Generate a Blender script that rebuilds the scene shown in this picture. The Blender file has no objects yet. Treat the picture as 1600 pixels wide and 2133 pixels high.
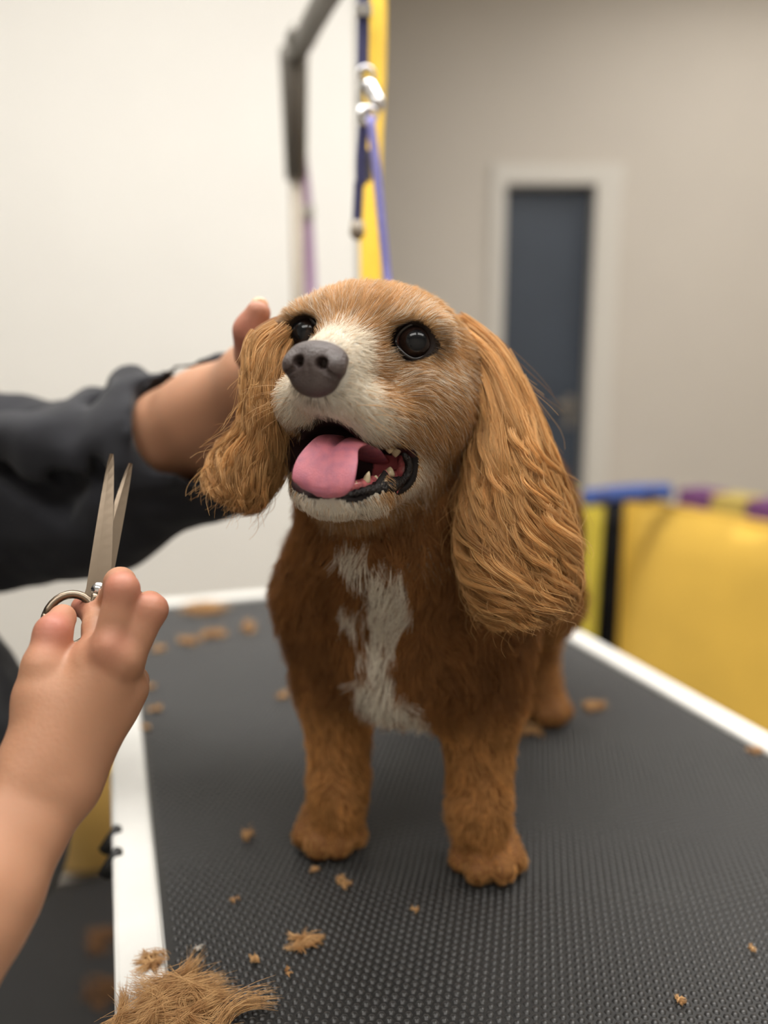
import bpy, bmesh, math, random
import numpy as np
from mathutils import Vector, Matrix, kdtree

rng = np.random.default_rng(7)
random.seed(7)
SC = bpy.context.scene
COL = SC.collection

# ------------------------------------------------------------------ camera
TT = 0.80                        # height of the grooming table's top
FPX = 1650.0                     # focal length in pixels of the 1600 x 2133 frame
PITCH = math.atan(292.0 / FPX)
CAM = np.array([0.0, 0.0, TT + 0.38])
cp_, sp_ = math.cos(PITCH), math.sin(PITCH)
cam = bpy.data.cameras.new('camera')
cam_o = bpy.data.objects.new('camera', cam)
COL.objects.link(cam_o)
cam_o.location = CAM
cam_o.rotation_euler = (math.pi / 2 - PITCH, 0, 0)
cam.sensor_fit = 'VERTICAL'
cam.sensor_height = 24.0
cam.lens = FPX / 2133.0 * 24.0
cam.clip_start = 0.02
cam.dof.use_dof = True
cam.dof.focus_distance = 0.462
cam.dof.aperture_fstop = (cam.lens / 1000.0) / 0.0128
SC.camera = cam_o

# ------------------------------------------------------------------ world, lights, exposure
wd = bpy.data.worlds.new('world')
SC.world = wd
wd.use_nodes = True
wd.node_tree.nodes['Background'].inputs[0].default_value = (0.9, 0.95, 1.0, 1)
wd.node_tree.nodes['Background'].inputs[1].default_value = 0.05
SC.view_settings.view_transform = 'Standard'
SC.view_settings.look = 'None'
SC.view_settings.exposure = 0.33
SC.view_settings.gamma = 1.0
SC.cycles.max_bounces = 5
SC.cycles.diffuse_bounces = 4
SC.cycles.glossy_bounces = 3
SC.cycles.transmission_bounces = 3
SC.cycles.adaptive_threshold = 0.04
SC.cycles_curves.subdivisions = 1
SC.view_settings.use_curve_mapping = False
CEIL = 2.9
LIGHTS = [  # x, y, size x, size y, watts: ceiling LED panels, some of them made up
    (-0.40, 0.90, 1.2, 0.6, 19.5), (0.75, 1.0, 1.2, 0.6, 19),
    (-0.7, -0.6, 1.2, 0.6, 6), (0.75, -0.6, 1.2, 0.6, 4), (1.6, 2.7, 1.2, 0.6, 3), (-1.35, 1.1, 0.6, 1.2, 2.0),  # rear pair is invented fill; the last is added to brighten the partition
]
for lx, ly, sx, sy, wt in LIGHTS:
    ld = bpy.data.lights.new('led_panel_light', 'AREA')
    ld.shape = 'RECTANGLE'; ld.size = sx; ld.size_y = sy; ld.energy = wt
    ld.color = (1.0, 0.975, 0.94)
    lo = bpy.data.objects.new('led_panel_light', ld)
    COL.objects.link(lo); lo.location = (lx, ly, CEIL - 0.045)

# ------------------------------------------------------------------ helpers
def ray(u, v):
    x = (u - 800.0) / FPX; y = (1066.5 - v) / FPX
    return np.array([x, cp_ + sp_ * y, -sp_ + cp_ * y])
def W(u, v, d):
    """point of the place seen at photo pixel u, v, d metres in front of the lens"""
    return CAM + ray(u, v) * d
def G(u, v, z=TT):
    r = ray(u, v)
    return CAM + r * ((z - CAM[2]) / r[2])
def lin(r, g, b):
    f = lambda c: (c / 255.0 / 12.92) if c / 255.0 <= 0.04045 else ((c / 255.0 + 0.055) / 1.055) ** 2.4
    return np.array([f(r), f(g), f(b)])
def sstep(a, b, x):
    t = np.clip((x - a) / (b - a), 0, 1)
    return t * t * (3 - 2 * t)
def unit(v):
    return v / np.maximum(np.linalg.norm(v, axis=-1, keepdims=True), 1e-9)

_tab = np.random.default_rng(3).random((32, 32, 32)).astype(np.float32)
def vnoise(x, y, z):
    """value noise in 0..1"""
    xi = np.floor(x).astype(np.int64); yi = np.floor(y).astype(np.int64); zi = np.floor(z).astype(np.int64)
    fx = x - xi; fy = y - yi; fz = z - zi
    fx = fx * fx * (3 - 2 * fx); fy = fy * fy * (3 - 2 * fy); fz = fz * fz * (3 - 2 * fz)
    g = lambda a, b, c: _tab[(xi + a) & 31, (yi + b) & 31, (zi + c) & 31]
    x00 = g(0,0,0) * (1-fx) + g(1,0,0) * fx; x10 = g(0,1,0) * (1-fx) + g(1,1,0) * fx
    x01 = g(0,0,1) * (1-fx) + g(1,0,1) * fx; x11 = g(0,1,1) * (1-fx) + g(1,1,1) * fx
    return (x00 * (1-fy) + x10 * fy) * (1-fz) + (x01 * (1-fy) + x11 * fy) * fz
def pn(P, f, o=0.0):
    return vnoise(P[..., 0] * f + o, P[..., 1] * f + o * 1.7, P[..., 2] * f + o * 0.3)
def pn3(P, f, o=0.0):
    return np.stack([pn(P, f, o), pn(P, f, o + 11.3), pn(P, f, o + 23.1)], -1) * 2 - 1

# ---- objects
def tag(o, label=None, cat=None, group=None, kind=None):
    if label: o['label'] = label
    if cat: o['category'] = cat
    if group: o['group'] = group
    if kind: o['kind'] = kind
    return o
def empty(name, loc=(0, 0, 0), label=None, cat=None, group=None):
    o = bpy.data.objects.new(name, None); COL.objects.link(o); o.location = loc
    o.empty_display_size = 0.05
    return tag(o, label, cat, group)
def link(name, me, mat, parent=None, smooth=True):
    if mat is not None: me.materials.append(mat)
    if smooth: me.polygons.foreach_set('use_smooth', np.ones(len(me.polygons), dtype=bool))
    me.update()
    o = bpy.data.objects.new(name, me); COL.objects.link(o)
    if parent is not None:
        o.parent = parent
        o.matrix_parent_inverse = Matrix.Translation(-Vector(parent_world(parent)))
    return o
def parent_world(p):
    v = Vector(p.location)
    return v
def pymesh(name, V, F, mat, parent=None, smooth=True, col=None):
    me = bpy.data.meshes.new(name)
    V = np.asarray(V, dtype=np.float32); F = np.asarray(F)
    if F.dtype != object and F.ndim == 2:
        n, k = F.shape
        me.vertices.add(len(V)); me.vertices.foreach_set('co', V.ravel())
        me.loops.add(n * k); me.loops.foreach_set('vertex_index', F.astype(np.int32).ravel())
        me.polygons.add(n)
        me.polygons.foreach_set('loop_start', np.arange(0, n * k, k, dtype=np.int32))
        me.update(calc_edges=True)
    else:
        me.from_pydata([tuple(map(float, v)) for v in V], [], [tuple(map(int, f)) for f in F])
    if col is not None:
        a = me.attributes.new('coat', 'FLOAT_COLOR', 'POINT')
        a.data.foreach_set('color', np.concatenate([col, np.ones((len(col), 1))], 1).astype(np.float32).ravel())
    return link(name, me, mat, parent, smooth)
def bmobj(name, bm, mat, parent=None, smooth=False):
    me = bpy.data.meshes.new(name); bm.to_mesh(me); bm.free()
    return link(name, me, mat, parent, smooth)
def box(bm, c, s, rz=0.0, bev=0.0, rot=None):
    M = Matrix.Translation(Vector(c)) @ (rot.to_4x4() if rot else Matrix.Rotation(rz, 4, 'Z')) @ Matrix.Diagonal((s[0], s[1], s[2], 1))
    r = bmesh.ops.create_cube(bm, size=1.0, matrix=M)
    if bev > 0:
        vs = set(r['verts'])
        es = [e for e in bm.edges if e.verts[0] in vs and e.verts[1] in vs]
        bmesh.ops.bevel(bm, geom=es, offset=bev, segments=2, profile=0.5, affect='EDGES')
def boxobj(name, c, s, mat, parent=None, rz=0.0, bev=0.0):
    bm = bmesh.new(); box(bm, c, s, rz, bev)
    return bmobj(name, bm, mat, parent)
def frames(P):
    P = np.asarray(P, float)
    T = unit(np.gradient(P, axis=0))
    N = np.zeros_like(P)
    ref = np.array([0, 0, 1.0]) if abs(T[0, 2]) < 0.9 else np.array([1.0, 0, 0])
    n = ref - T[0] * (ref @ T[0]); n /= np.linalg.norm(n)
    for i in range(len(P)):
        n = n - T[i] * (n @ T[i]); n /= max(np.linalg.norm(n), 1e-9); N[i] = n
    return T, N, np.cross(T, N)
def tube_arrays(P, rad, seg=10, flat=1.0, N0=None):
    """closed tube along P; flat squashes the second axis"""
    P = np.asarray(P, float); n = len(P)
    T, N, B = frames(P)
    if N0 is not None:
        N = np.asarray(N0, float) - T * (T @ np.asarray(N0, float))[:, None]; N = unit(N); B = np.cross(T, N)
    rad = np.broadcast_to(np.asarray(rad, float), (n,))
    a = np.arange(seg) * 2 * math.pi / seg
    V = P[:, None] + rad[:, None, None] * (np.cos(a)[None, :, None] * N[:, None] + flat * np.sin(a)[None, :, None] * B[:, None])
    V = V.reshape(-1, 3)
    F = []
    for i in range(n - 1):
        for j in range(seg):
            k = (j + 1) % seg
            F.append((i * seg + j, i * seg + k, (i + 1) * seg + k, (i + 1) * seg + j))
    F.append(tuple(range(seg - 1, -1, -1))); F.append(tuple((n - 1) * seg + j for j in range(seg)))
    return V, F
def tube(name, P, rad, mat, parent=None, seg=10, flat=1.0, N0=None, smooth=True):
    V, F = tube_arrays(P, rad, seg, flat, N0)
    return pymesh(name, V, np.array(F, dtype=object), mat, parent, smooth)
def spline(P, n):
    """Catmull-Rom through P (any dimension), n samples"""
    P = np.asarray(P, float)
    Q = np.vstack([2 * P[0] - P[1], P, 2 * P[-1] - P[-2]])
    t = np.linspace(0, len(P) - 1 - 1e-6, n); i = t.astype(int); f = (t - i)[:, None]
    a, b, c, d = Q[i], Q[i + 1], Q[i + 2], Q[i + 3]
    return 0.5 * (2 * b + (c - a) * f + (2 * a - 5 * b + 4 * c - d) * f ** 2 + (3 * b - a - 3 * c + d) * f ** 3)

# ---- implicit surfaces
class Field:
    def __init__(s, lo, hi, h):
        s.lo = np.asarray(lo, float); s.h = h
        s.n = np.ceil((np.asarray(hi, float) - s.lo) / h).astype(int) + 1
        s.ax = [s.lo[i] + h * np.arange(s.n[i]) for i in range(3)]
        s.D = np.full(s.n, 1e3, np.float32)
    def blk(s, lo, hi):
        a = np.clip(np.floor((np.asarray(lo) - s.lo) / s.h).astype(int), 0, s.n)
        b = np.clip(np.ceil((np.asarray(hi) - s.lo) / s.h).astype(int) + 1, 0, s.n)
        sl = tuple(slice(a[i], b[i]) for i in range(3))
        X = s.ax[0][sl[0]][:, None, None]; Y = s.ax[1][sl[1]][None, :, None]; Z = s.ax[2][sl[2]][None, None, :]
        return sl, X, Y, Z
    def mixin(s, sl, d, k):
        a = s.D[sl]
        if a.size == 0: return
        if k <= 0: s.D[sl] = np.minimum(a, d); return
        h = np.clip(0.5 + 0.5 * (a - d) / k, 0, 1)
        s.D[sl] = a * (1 - h) + d * h - k * h * (1 - h)
    def cut(s, sl, d, k):
        a = s.D[sl]
        if a.size == 0: return
        h = np.clip(0.5 - 0.5 * (a + d) / k, 0, 1)
        s.D[sl] = a * (1 - h) - d * h + k * h * (1 - h)
    def cap(s, a, b, ra, rb=None, k=0.01, cut=False, flat=None):
        a = np.asarray(a, float); b = np.asarray(b, float); rb = ra if rb is None else rb
        m = max(ra, rb) + k * 1.5 + s.h * 3
        sl, X, Y, Z = s.blk(np.minimum(a, b) - m, np.maximum(a, b) + m)
        ab = b - a; L = max(ab @ ab, 1e-12)
        t = np.clip(((X - a[0]) * ab[0] + (Y - a[1]) * ab[1] + (Z - a[2]) * ab[2]) / L, 0, 1)
        dx = X - a[0] - t * ab[0]; dy = Y - a[1] - t * ab[1]; dz = Z - a[2] - t * ab[2]
        d2 = dx * dx + dy * dy + dz * dz
        if flat is not None:            # flat = (axis, factor): thinner along that axis
            ax = np.asarray(flat[0], float); q = dx * ax[0] + dy * ax[1] + dz * ax[2]
            d2 = d2 + q * q * (flat[1] ** 2 - 1)
        d = np.sqrt(d2) - (ra + t * (rb - ra))
        (s.cut if cut else s.mixin)(sl, d.astype(np.float32), k)
    def ell(s, c, r, k=0.01, R=None, cut=False):
        c = np.asarray(c, float); r = np.asarray(r, float)
        m = r.max() + k * 1.5 + s.h * 3
        sl, X, Y, Z = s.blk(c - m, c + m)
        X = X - c[0]; Y = Y - c[1]; Z = Z - c[2]
        if R is not None:
            R = np.asarray(R)
            X, Y, Z = (R[0,0]*X + R[1,0]*Y + R[2,0]*Z, R[0,1]*X + R[1,1]*Y + R[2,1]*Z, R[0,2]*X + R[1,2]*Y + R[2,2]*Z)
        k0 = np.sqrt((X/r[0])**2 + (Y/r[1])**2 + (Z/r[2])**2)
        k1 = np.sqrt((X/r[0]**2)**2 + (Y/r[1]**2)**2 + (Z/r[2]**2)**2)
        d = k0 * (k0 - 1) / np.maximum(k1, 1e-6)
        (s.cut if cut else s.mixin)(sl, d.astype(np.float32), k)
    def chain(s, P, R, k=0.01, flat=None):
        for i in range(len(P) - 1): s.cap(P[i], P[i + 1], R[i], R[i + 1], k, flat=flat)
    def displace(s, freq, amp, band, o=0.0):
        m = np.abs(s.D) < band
        i = np.nonzero(m)
        P = np.stack([s.ax[q][i[q]] for q in range(3)], -1)
        s.D[i] += ((pn(P, freq, o) - 0.5) * 2 * amp).astype(np.float32)
    def mesh(s):
        D = s.D; S = D < 0
        n = D.shape
        c = S[:-1,:-1,:-1].astype(np.int8)
        tot = np.zeros(c.shape, np.int8)
        offs = [(a, b, d) for a in (0, 1) for b in (0, 1) for d in (0, 1)]
        for (a, b, d) in offs: tot += S[a:n[0]-1+a, b:n[1]-1+b, d:n[2]-1+d]
        act = (tot > 0) & (tot < 8)
        I = np.stack(np.nonzero(act), -1)
        vals = {o: D[I[:,0]+o[0], I[:,1]+o[1], I[:,2]+o[2]] for o in offs}
        acc = np.zeros((len(I), 3)); cnt = np.zeros(len(I))
        for o in offs:
            for ax in range(3):
                if o[ax]: continue
                p = list(o); p[ax] = 1; p = tuple(p)
                va, vb = vals[o], vals[p]
                x = (va < 0) != (vb < 0)
                t = np.where(x, va / np.where(x, va - vb, 1), 0)
                pos = np.array(o, float)[None] + np.zeros((len(I), 3)); pos[:, ax] += t
                acc += pos * x[:, None]; cnt += x
        V = s.lo + s.h * (I + acc / cnt[:, None])
        idx = np.full(act.shape, -1, np.int32); idx[tuple(I.T)] = np.arange(len(I))
        Q = []
        for ax in range(3):
            b, d = [(1, 2), (2, 0), (0, 1)][ax]
            sl0 = [slice(None)] * 3; sl1 = [slice(None)] * 3
            sl0[ax] = slice(0, -1); sl1[ax] = slice(1, None)
            e = S[tuple(sl0)] != S[tuple(sl1)]
            E = np.stack(np.nonzero(e), -1)
            E = E[(E[:, b] > 0) & (E[:, d] > 0) & (E[:, b] < n[b] - 1) & (E[:, d] < n[d] - 1)]
            ins = S[tuple(E.T)]
            def at(ob, od):
                q = E.copy(); q[:, b] += ob; q[:, d] += od
                return idx[tuple(q.T)]
            q = np.stack([at(-1, -1), at(0, -1), at(0, 0), at(-1, 0)], -1)
            q[~ins] = q[~ins][:, ::-1]
            Q.append(q)
        Q = np.concatenate(Q); Q = Q[(Q >= 0).all(1)]
        return V, Q
    def grad(s, P):
        q = (P - s.lo) / s.h
        i = np.clip(np.round(q).astype(int), 1, s.n - 2)
        g = np.stack([s.D[tuple((i + e).T)] - s.D[tuple((i - e).T)] for e in np.eye(3, dtype=int)], -1)
        return unit(g)
    def val(s, P):
        i = np.clip(np.round((P - s.lo) / s.h).astype(int), 0, s.n - 1)
        return s.D[tuple(i.T)]
def sample(V, Q, n):
    """area-weighted random points on a quad mesh"""
    A, B, C_, D_ = V[Q[:,0]], V[Q[:,1]], V[Q[:,2]], V[Q[:,3]]
    ar = np.linalg.norm(np.cross(C_ - A, D_ - B), axis=1)
    f = rng.choice(len(Q), n, p=ar / ar.sum())
    u, w = rng.random((n, 1)), rng.random((n, 1))
    return (A[f]*(1-u)+B[f]*u)*(1-w) + (D_[f]*(1-u)+C_[f]*u)*w

# ------------------------------------------------------------------ materials
def mat(name, col, rough=0.5, metal=0.0, spec=0.5, noise=0.0, nscale=20.0, bump=0.0, bscale=60.0, coat=0.0, sss=0.0, sheen=0.0, col2=None, attr=None, stretch=None):
    m = bpy.data.materials.new(name); m.use_nodes = True
    nt = m.node_tree; N = nt.nodes; L = nt.links
    b = N['Principled BSDF']
    b.inputs['Base Color'].default_value = (*col, 1)
    b.inputs['Roughness'].default_value = rough
    b.inputs['Metallic'].default_value = metal
    b.inputs['Specular IOR Level'].default_value = spec
    b.inputs['Coat Weight'].default_value = coat
    b.inputs['Sheen Weight'].default_value = sheen
    if sss:
        b.inputs['Subsurface Weight'].default_value = sss
        b.inputs['Subsurface Radius'].default_value = (1.0, 0.35, 0.2)
        b.inputs['Subsurface Scale'].default_value = 0.006
    tc = N.new('ShaderNodeTexCoord')
    src = tc.outputs['Object']
    if stretch:
        mp = N.new('ShaderNodeMapping'); mp.inputs['Scale'].default_value = stretch
        L.new(src, mp.inputs['Vector']); src = mp.outputs['Vector']
    if attr:
        at = N.new('ShaderNodeAttribute'); at.attribute_name = attr
        L.new(at.outputs['Color'], b.inputs['Base Color'])
    if noise > 0 or col2 is not None:
        nz = N.new('ShaderNodeTexNoise'); nz.inputs['Scale'].default_value = nscale; nz.inputs['Detail'].default_value = 5
        L.new(src, nz.inputs['Vector'])
        mx = N.new('ShaderNodeMix'); mx.data_type = 'RGBA'
        c2 = col2 if col2 is not None else tuple(c * (1 - noise) for c in col)
        mx.inputs['A'].default_value = (*col, 1); mx.inputs['B'].default_value = (*c2, 1)
        if attr:
            L.new(at.outputs['Color'], mx.inputs['A'])
        rp = N.new('ShaderNodeMapRange'); rp.inputs['From Min'].default_value = 0.35; rp.inputs['From Max'].default_value = 0.68
        L.new(nz.outputs['Fac'], rp.inputs['Value']); L.new(rp.outputs['Result'], mx.inputs['Factor'])
        L.new(mx.outputs['Result'], b.inputs['Base Color'])
    if bump > 0:
        nb = N.new('ShaderNodeTexNoise'); nb.inputs['Scale'].default_value = bscale; nb.inputs['Detail'].default_value = 4
        L.new(src, nb.inputs['Vector'])
        bp = N.new('ShaderNodeBump'); bp.inputs['Strength'].default_value = bump; bp.inputs['Distance'].default_value = 0.002
        L.new(nb.outputs['Fac'], bp.inputs['Height']); L.new(bp.outputs['Normal'], b.inputs['Normal'])
    return m
def hair_mat(name, rough=0.42, trans=0.38):
    m = bpy.data.materials.new(name); m.use_nodes = True
    nt = m.node_tree; N = nt.nodes; L = nt.links
    b = N['Principled BSDF']; b.inputs['Roughness'].default_value = rough; b.inputs['Specular IOR Level'].default_value = 0.35
    at = N.new('ShaderNodeAttribute'); at.attribute_name = 'coat'
    L.new(at.outputs['Color'], b.inputs['Base Color'])
    tr = N.new('ShaderNodeBsdfTranslucent'); L.new(at.outputs['Color'], tr.inputs['Color'])
    mx = N.new('ShaderNodeMixShader'); mx.inputs[0].default_value = trans
    L.new(b.outputs[0], mx.inputs[1]); L.new(tr.outputs[0], mx.inputs[2])
    L.new(mx.outputs[0], N['Material Output'].inputs['Surface'])
    return m
M = {}
M['wall_white'] = mat('white painted wall', lin(229, 227, 222), 0.7, noise=0.03, nscale=3, bump=0.05, bscale=200)
M['wall_grey'] = mat('warm grey painted wall', lin(212, 204, 193), 0.7, noise=0.04, nscale=2, bump=0.05, bscale=200)
M['trim'] = mat('white gloss trim', lin(220, 215, 206), 0.4, noise=0.02)
M['ceiling'] = mat('ceiling white', lin(236, 234, 228), 0.9, noise=0.02)
M['floor'] = mat('grey vinyl floor', lin(150, 145, 138), 0.45, noise=0.12, nscale=30, bump=0.05)
M['floor_mat'] = mat('black floor rubber', (0.012, 0.012, 0.013), 0.7, noise=0.3, nscale=60, bump=0.3, bscale=120)
M['door'] = mat('slate blue door paint', lin(62, 71, 84), 0.5, noise=0.08, nscale=5)
M['metal'] = mat('brushed steel', (0.6, 0.6, 0.6), 0.25, 1.0, noise=0.1, nscale=80)
M['chrome'] = mat('chrome clip', (0.8, 0.8, 0.82), 0.18, 1.0, noise=0.05)
M['grey_metal'] = mat('dark grey metal', lin(120, 116, 110), 0.4, 0.6, noise=0.08, nscale=40)
M['beige_metal'] = mat('satin steel pole', lin(152, 142, 128), 0.55, 0.15, noise=0.05)
M['rim'] = mat('white aluminium table rim', lin(236, 235, 230), 0.35, noise=0.06, nscale=25, bump=0.05)
M['mat_rubber'] = mat('black ribbed rubber', (0.009, 0.0088, 0.0085), 0.40, spec=0.5, noise=0.35, nscale=14, bump=0.1, bscale=300, sheen=0.16)
M['bump_rubber'] = mat('black rubber stud', (0.013, 0.0127, 0.0124), 0.38, spec=0.6, noise=0.4, nscale=12, sheen=0.16)
M['black'] = mat('black plastic', (0.012, 0.012, 0.012), 0.45, noise=0.2)
M['navy'] = mat('navy webbing', lin(52, 52, 96), 0.75, noise=0.25, nscale=150, bump=0.2, bscale=500)
M['violet_cord'] = mat('violet blue cord', lin(118, 114, 176), 0.7, noise=0.2, nscale=300, bump=0.2, bscale=500)
M['purple'] = mat('plum webbing', lin(160, 130, 160), 0.75, noise=0.2, nscale=150)
M['yellow_strap'] = mat('yellow webbing', lin(250, 205, 50), 0.6, noise=0.1, nscale=100)
M['yellow'] = mat('yellow vinyl', lin(236, 192, 82), 0.55, noise=0.14, nscale=4)
M['yellow_pale'] = mat('lemon vinyl', lin(214, 192, 66), 0.5, noise=0.1, nscale=4)
M['amber'] = mat('amber plastic', lin(248, 205, 118), 0.45, noise=0.08, nscale=8)
M['blue'] = mat('blue foam', lin(60, 84, 150), 0.8, noise=0.1)
M['purple_foam'] = mat('purple foam', lin(112, 66, 116), 0.8, noise=0.1)
M['lemon_foam'] = mat('mustard foam', lin(190, 168, 90), 0.8, noise=0.1)
M['grey_foam'] = mat('pale grey foam', lin(178, 174, 168), 0.8, noise=0.1)
M['shirt'] = mat('charcoal jersey', (0.024, 0.025, 0.031), 0.85, spec=0.25, noise=0.25, nscale=40, bump=0.3, bscale=400, sheen=0.15)
M['trousers'] = mat('black trousers', (0.01, 0.01, 0.011), 0.9, spec=0.2, noise=0.2, nscale=30, bump=0.3, bscale=300)
M['skin'] = mat('light skin', lin(214, 160, 128), 0.5, spec=0.4, sss=0.25, attr='coat', noise=0.0, bump=0.12, bscale=350)
M['nail'] = mat('fingernail', lin(226, 178, 140), 0.25, coat=0.3, noise=0.04)
M['shoe'] = mat('black shoe', (0.01, 0.01, 0.01), 0.5, noise=0.1)
M['human_hair'] = mat('dark brown hair', (0.03, 0.018, 0.012), 0.45, noise=0.4, nscale=120, stretch=(1, 1, 0.1))
M['dog_skin'] = mat('dog skin', (0.3, 0.15, 0.06), 0.7, spec=0.25, attr='coat')
M['coat'] = hair_mat('golden coat')
M['nose'] = mat('dog nose leather', lin(82, 70, 68), 0.34, spec=0.55, noise=0.25, nscale=90, bump=0.5, bscale=900)
M['lid'] = mat('dark eyelid', (0.013, 0.009, 0.008), 0.3, spec=0.5, noise=0.2, nscale=300)
M['lip'] = mat('black lip', (0.012, 0.009, 0.009), 0.38, spec=0.35, noise=0.3, nscale=400, bump=0.9, bscale=500)
M['tongue'] = mat('pink tongue', lin(206, 124, 138), 0.42, spec=0.4, sss=0.2, noise=0.0, col2=lin(180, 112, 132), nscale=160, bump=0.35, bscale=1500)
M['gum'] = mat('pink gum', lin(205, 110, 115), 0.25, spec=0.6, noise=0.0, col2=lin(130, 66, 70), nscale=250)
M['tooth'] = mat('ivory tooth', lin(222, 205, 168), 0.25, spec=0.6, noise=0.15, nscale=200, coat=0.3)
M['clip_hair'] = mat('golden clippings', lin(226, 182, 126), 0.6, noise=0.0, col2=lin(176, 128, 78), nscale=120)
M['shaded_hair'] = mat('clippings darkened for shade', lin(120, 84, 50), 0.7, noise=0.2, nscale=80)  # same clippings, with the shade on the floor put into a darker colour
M['white_hair'] = mat('white clippings', lin(220, 214, 205), 0.6, noise=0.1)

# ================================================================== the setting
YW, YB = 2.45, 3.62              # near white partition, far grey wall
XL, XR, YF = -2.6, 2.7, -1.9
def struct(name, c, s, m, **k):
    o = boxobj(name, c, s, m, **k); o['kind'] = 'structure'; return o
xr0 = (746 - 800) / FPX * YW     # where the white partition ends
struct('floor', ((XL + XR) / 2, (YF + YB) / 2, -0.05), (XR - XL + 0.4, YB - YF + 0.4, 0.1), M['floor'])
struct('ceiling', ((XL + XR) / 2, (YF + YB) / 2, CEIL + 0.05), (XR - XL + 0.4, YB - YF + 0.4, 0.1), M['ceiling'])
struct('wall_partition', ((XL + xr0) / 2, YW + 0.06, CEIL / 2), (xr0 - XL, 0.12, CEIL), M['wall_white'])
struct('wall_left', (XL - 0.06, (YF + YB) / 2, CEIL / 2), (0.12, YB - YF, CEIL), M['wall_white'])
struct('wall_right', (XR + 0.06, (YF + YB) / 2, CEIL / 2), (0.12, YB - YF, CEIL), M['wall_grey'])
struct('wall_front', ((XL + XR) / 2, YF - 0.06, CEIL / 2), (XR - XL, 0.12, CEIL), M['wall_grey'])
struct('baseboard_partition', ((XL + xr0) / 2, YW - 0.008, 0.05), (xr0 - XL, 0.016, 0.1), M['trim'])
# far wall with the doorway cut out
dxl = (1040 - 800) / FPX * YB; dxr = (1218 - 800) / FPX * YB
dtop = W(1100, 384, YB * 1.0)[2]
dzt = CAM[2] + (W(1130, 384, 1)[2] - CAM[2]) / ray(1130, 384)[1] * YB
bm = bmesh.new()
box(bm, ((xr0 - 0.3 + dxl) / 2, YB + 0.06, CEIL / 2), (dxl - xr0 + 0.3, 0.12, CEIL))
box(bm, ((dxr + XR) / 2, YB + 0.06, CEIL / 2), (XR - dxr, 0.12, CEIL))
box(bm, ((dxl + dxr) / 2, YB + 0.06, (dzt + CEIL) / 2), (dxr - dxl, 0.12, CEIL - dzt))
wb = bmobj('wall_back', bm, M['wall_grey']); wb['kind'] = 'structure'
dr = empty('door_1', ((dxl + dxr) / 2, YB + 0.09, 0)); dr['kind'] = 'structure'
dlf = boxobj('door_leaf', ((dxl + dxr) / 2, YB + 0.09, dzt / 2), (dxr - dxl, 0.04, dzt), M['door'], dr)
bm = bmesh.new()
for s_ in (-1, 1):
    box(bm, ((dxl + dxr) / 2 + 0.13 * s_ * 0, YB + 0.068, 0.55 + 0.45 * (s_ + 1)), (dxr - dxl - 0.14, 0.008, 0.7 - 0.02), bev=0.003)
bmobj('door_panel', bm, M['door'], dlf)
hx = dxr - 0.06
bm = bmesh.new(); box(bm, (hx, YB + 0.062, 1.0), (0.03, 0.012, 0.14), bev=0.004)
bmesh.ops.create_cone(bm, cap_ends=True, segments=12, radius1=0.009, radius2=0.009, depth=0.1, matrix=Matrix.Translation((hx - 0.03, YB + 0.035, 1.03)) @ Matrix.Rotation(math.pi / 2, 4, 'Y'))
bmobj('door_handle', bm, M['beige_metal'], dlf)
tw = 0.1
tr = empty('trim_1', ((dxl + dxr) / 2, YB, 0)); tr['kind'] = 'structure'
boxobj('door_jamb', (dxl - tw * 0.3, YB - 0.008, dzt / 2), (tw * 0.6, 0.02, dzt), M['trim'], tr)
boxobj('door_jamb', (dxr + tw * 0.55, YB - 0.008, dzt / 2), (tw * 1.1, 0.02, dzt), M['trim'], tr)
boxobj('door_head', ((dxl + dxr) / 2 + 0.03, YB - 0.008, dzt + 0.04), (dxr - dxl + tw * 1.7, 0.02, 0.08), M['trim'], tr)

# ceiling LED panels, with the made-up rear pair and lengthwise one
for i, (lx, ly, sx, sy, wt) in enumerate(LIGHTS):
    lab = ['LED ceiling panel over the white partition side of the table', 'LED ceiling panel over the yellow barrier side of the table',
           'invented LED fill panel behind the camera on the partition side', 'invented LED fill panel behind the camera on the barrier side', 'LED ceiling panel near the slate blue door', 'added LED panel turned lengthwise to brighten the white partition'][i]
    e = empty('ceiling_light', (lx, ly, CEIL), lab, 'light', 'LED ceiling panels')
    bm = bmesh.new()
    for s_ in (-1, 1):
        box(bm, (lx + s_ * sx / 2, ly, CEIL - 0.02), (0.03, sy + 0.03, 0.04)); box(bm, (lx, ly + s_ * sy / 2, CEIL - 0.02), (sx + 0.03, 0.03, 0.04))
    bmobj('frame', bm, M['trim'], e)
    dm = bpy.data.materials.get('led diffuser')
    if not dm:
        dm = mat('led diffuser', (0.9, 0.9, 0.9), 0.6)
        dm.node_tree.nodes['Principled BSDF'].inputs['Emission Color'].default_value = (1, 0.97, 0.92, 1)
        dm.node_tree.nodes['Principled BSDF'].inputs['Emission Strength'].default_value = 4.0
    boxobj('diffuser', (lx, ly, CEIL - 0.012), (sx - 0.03, sy - 0.03, 0.02), dm, e)

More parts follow.
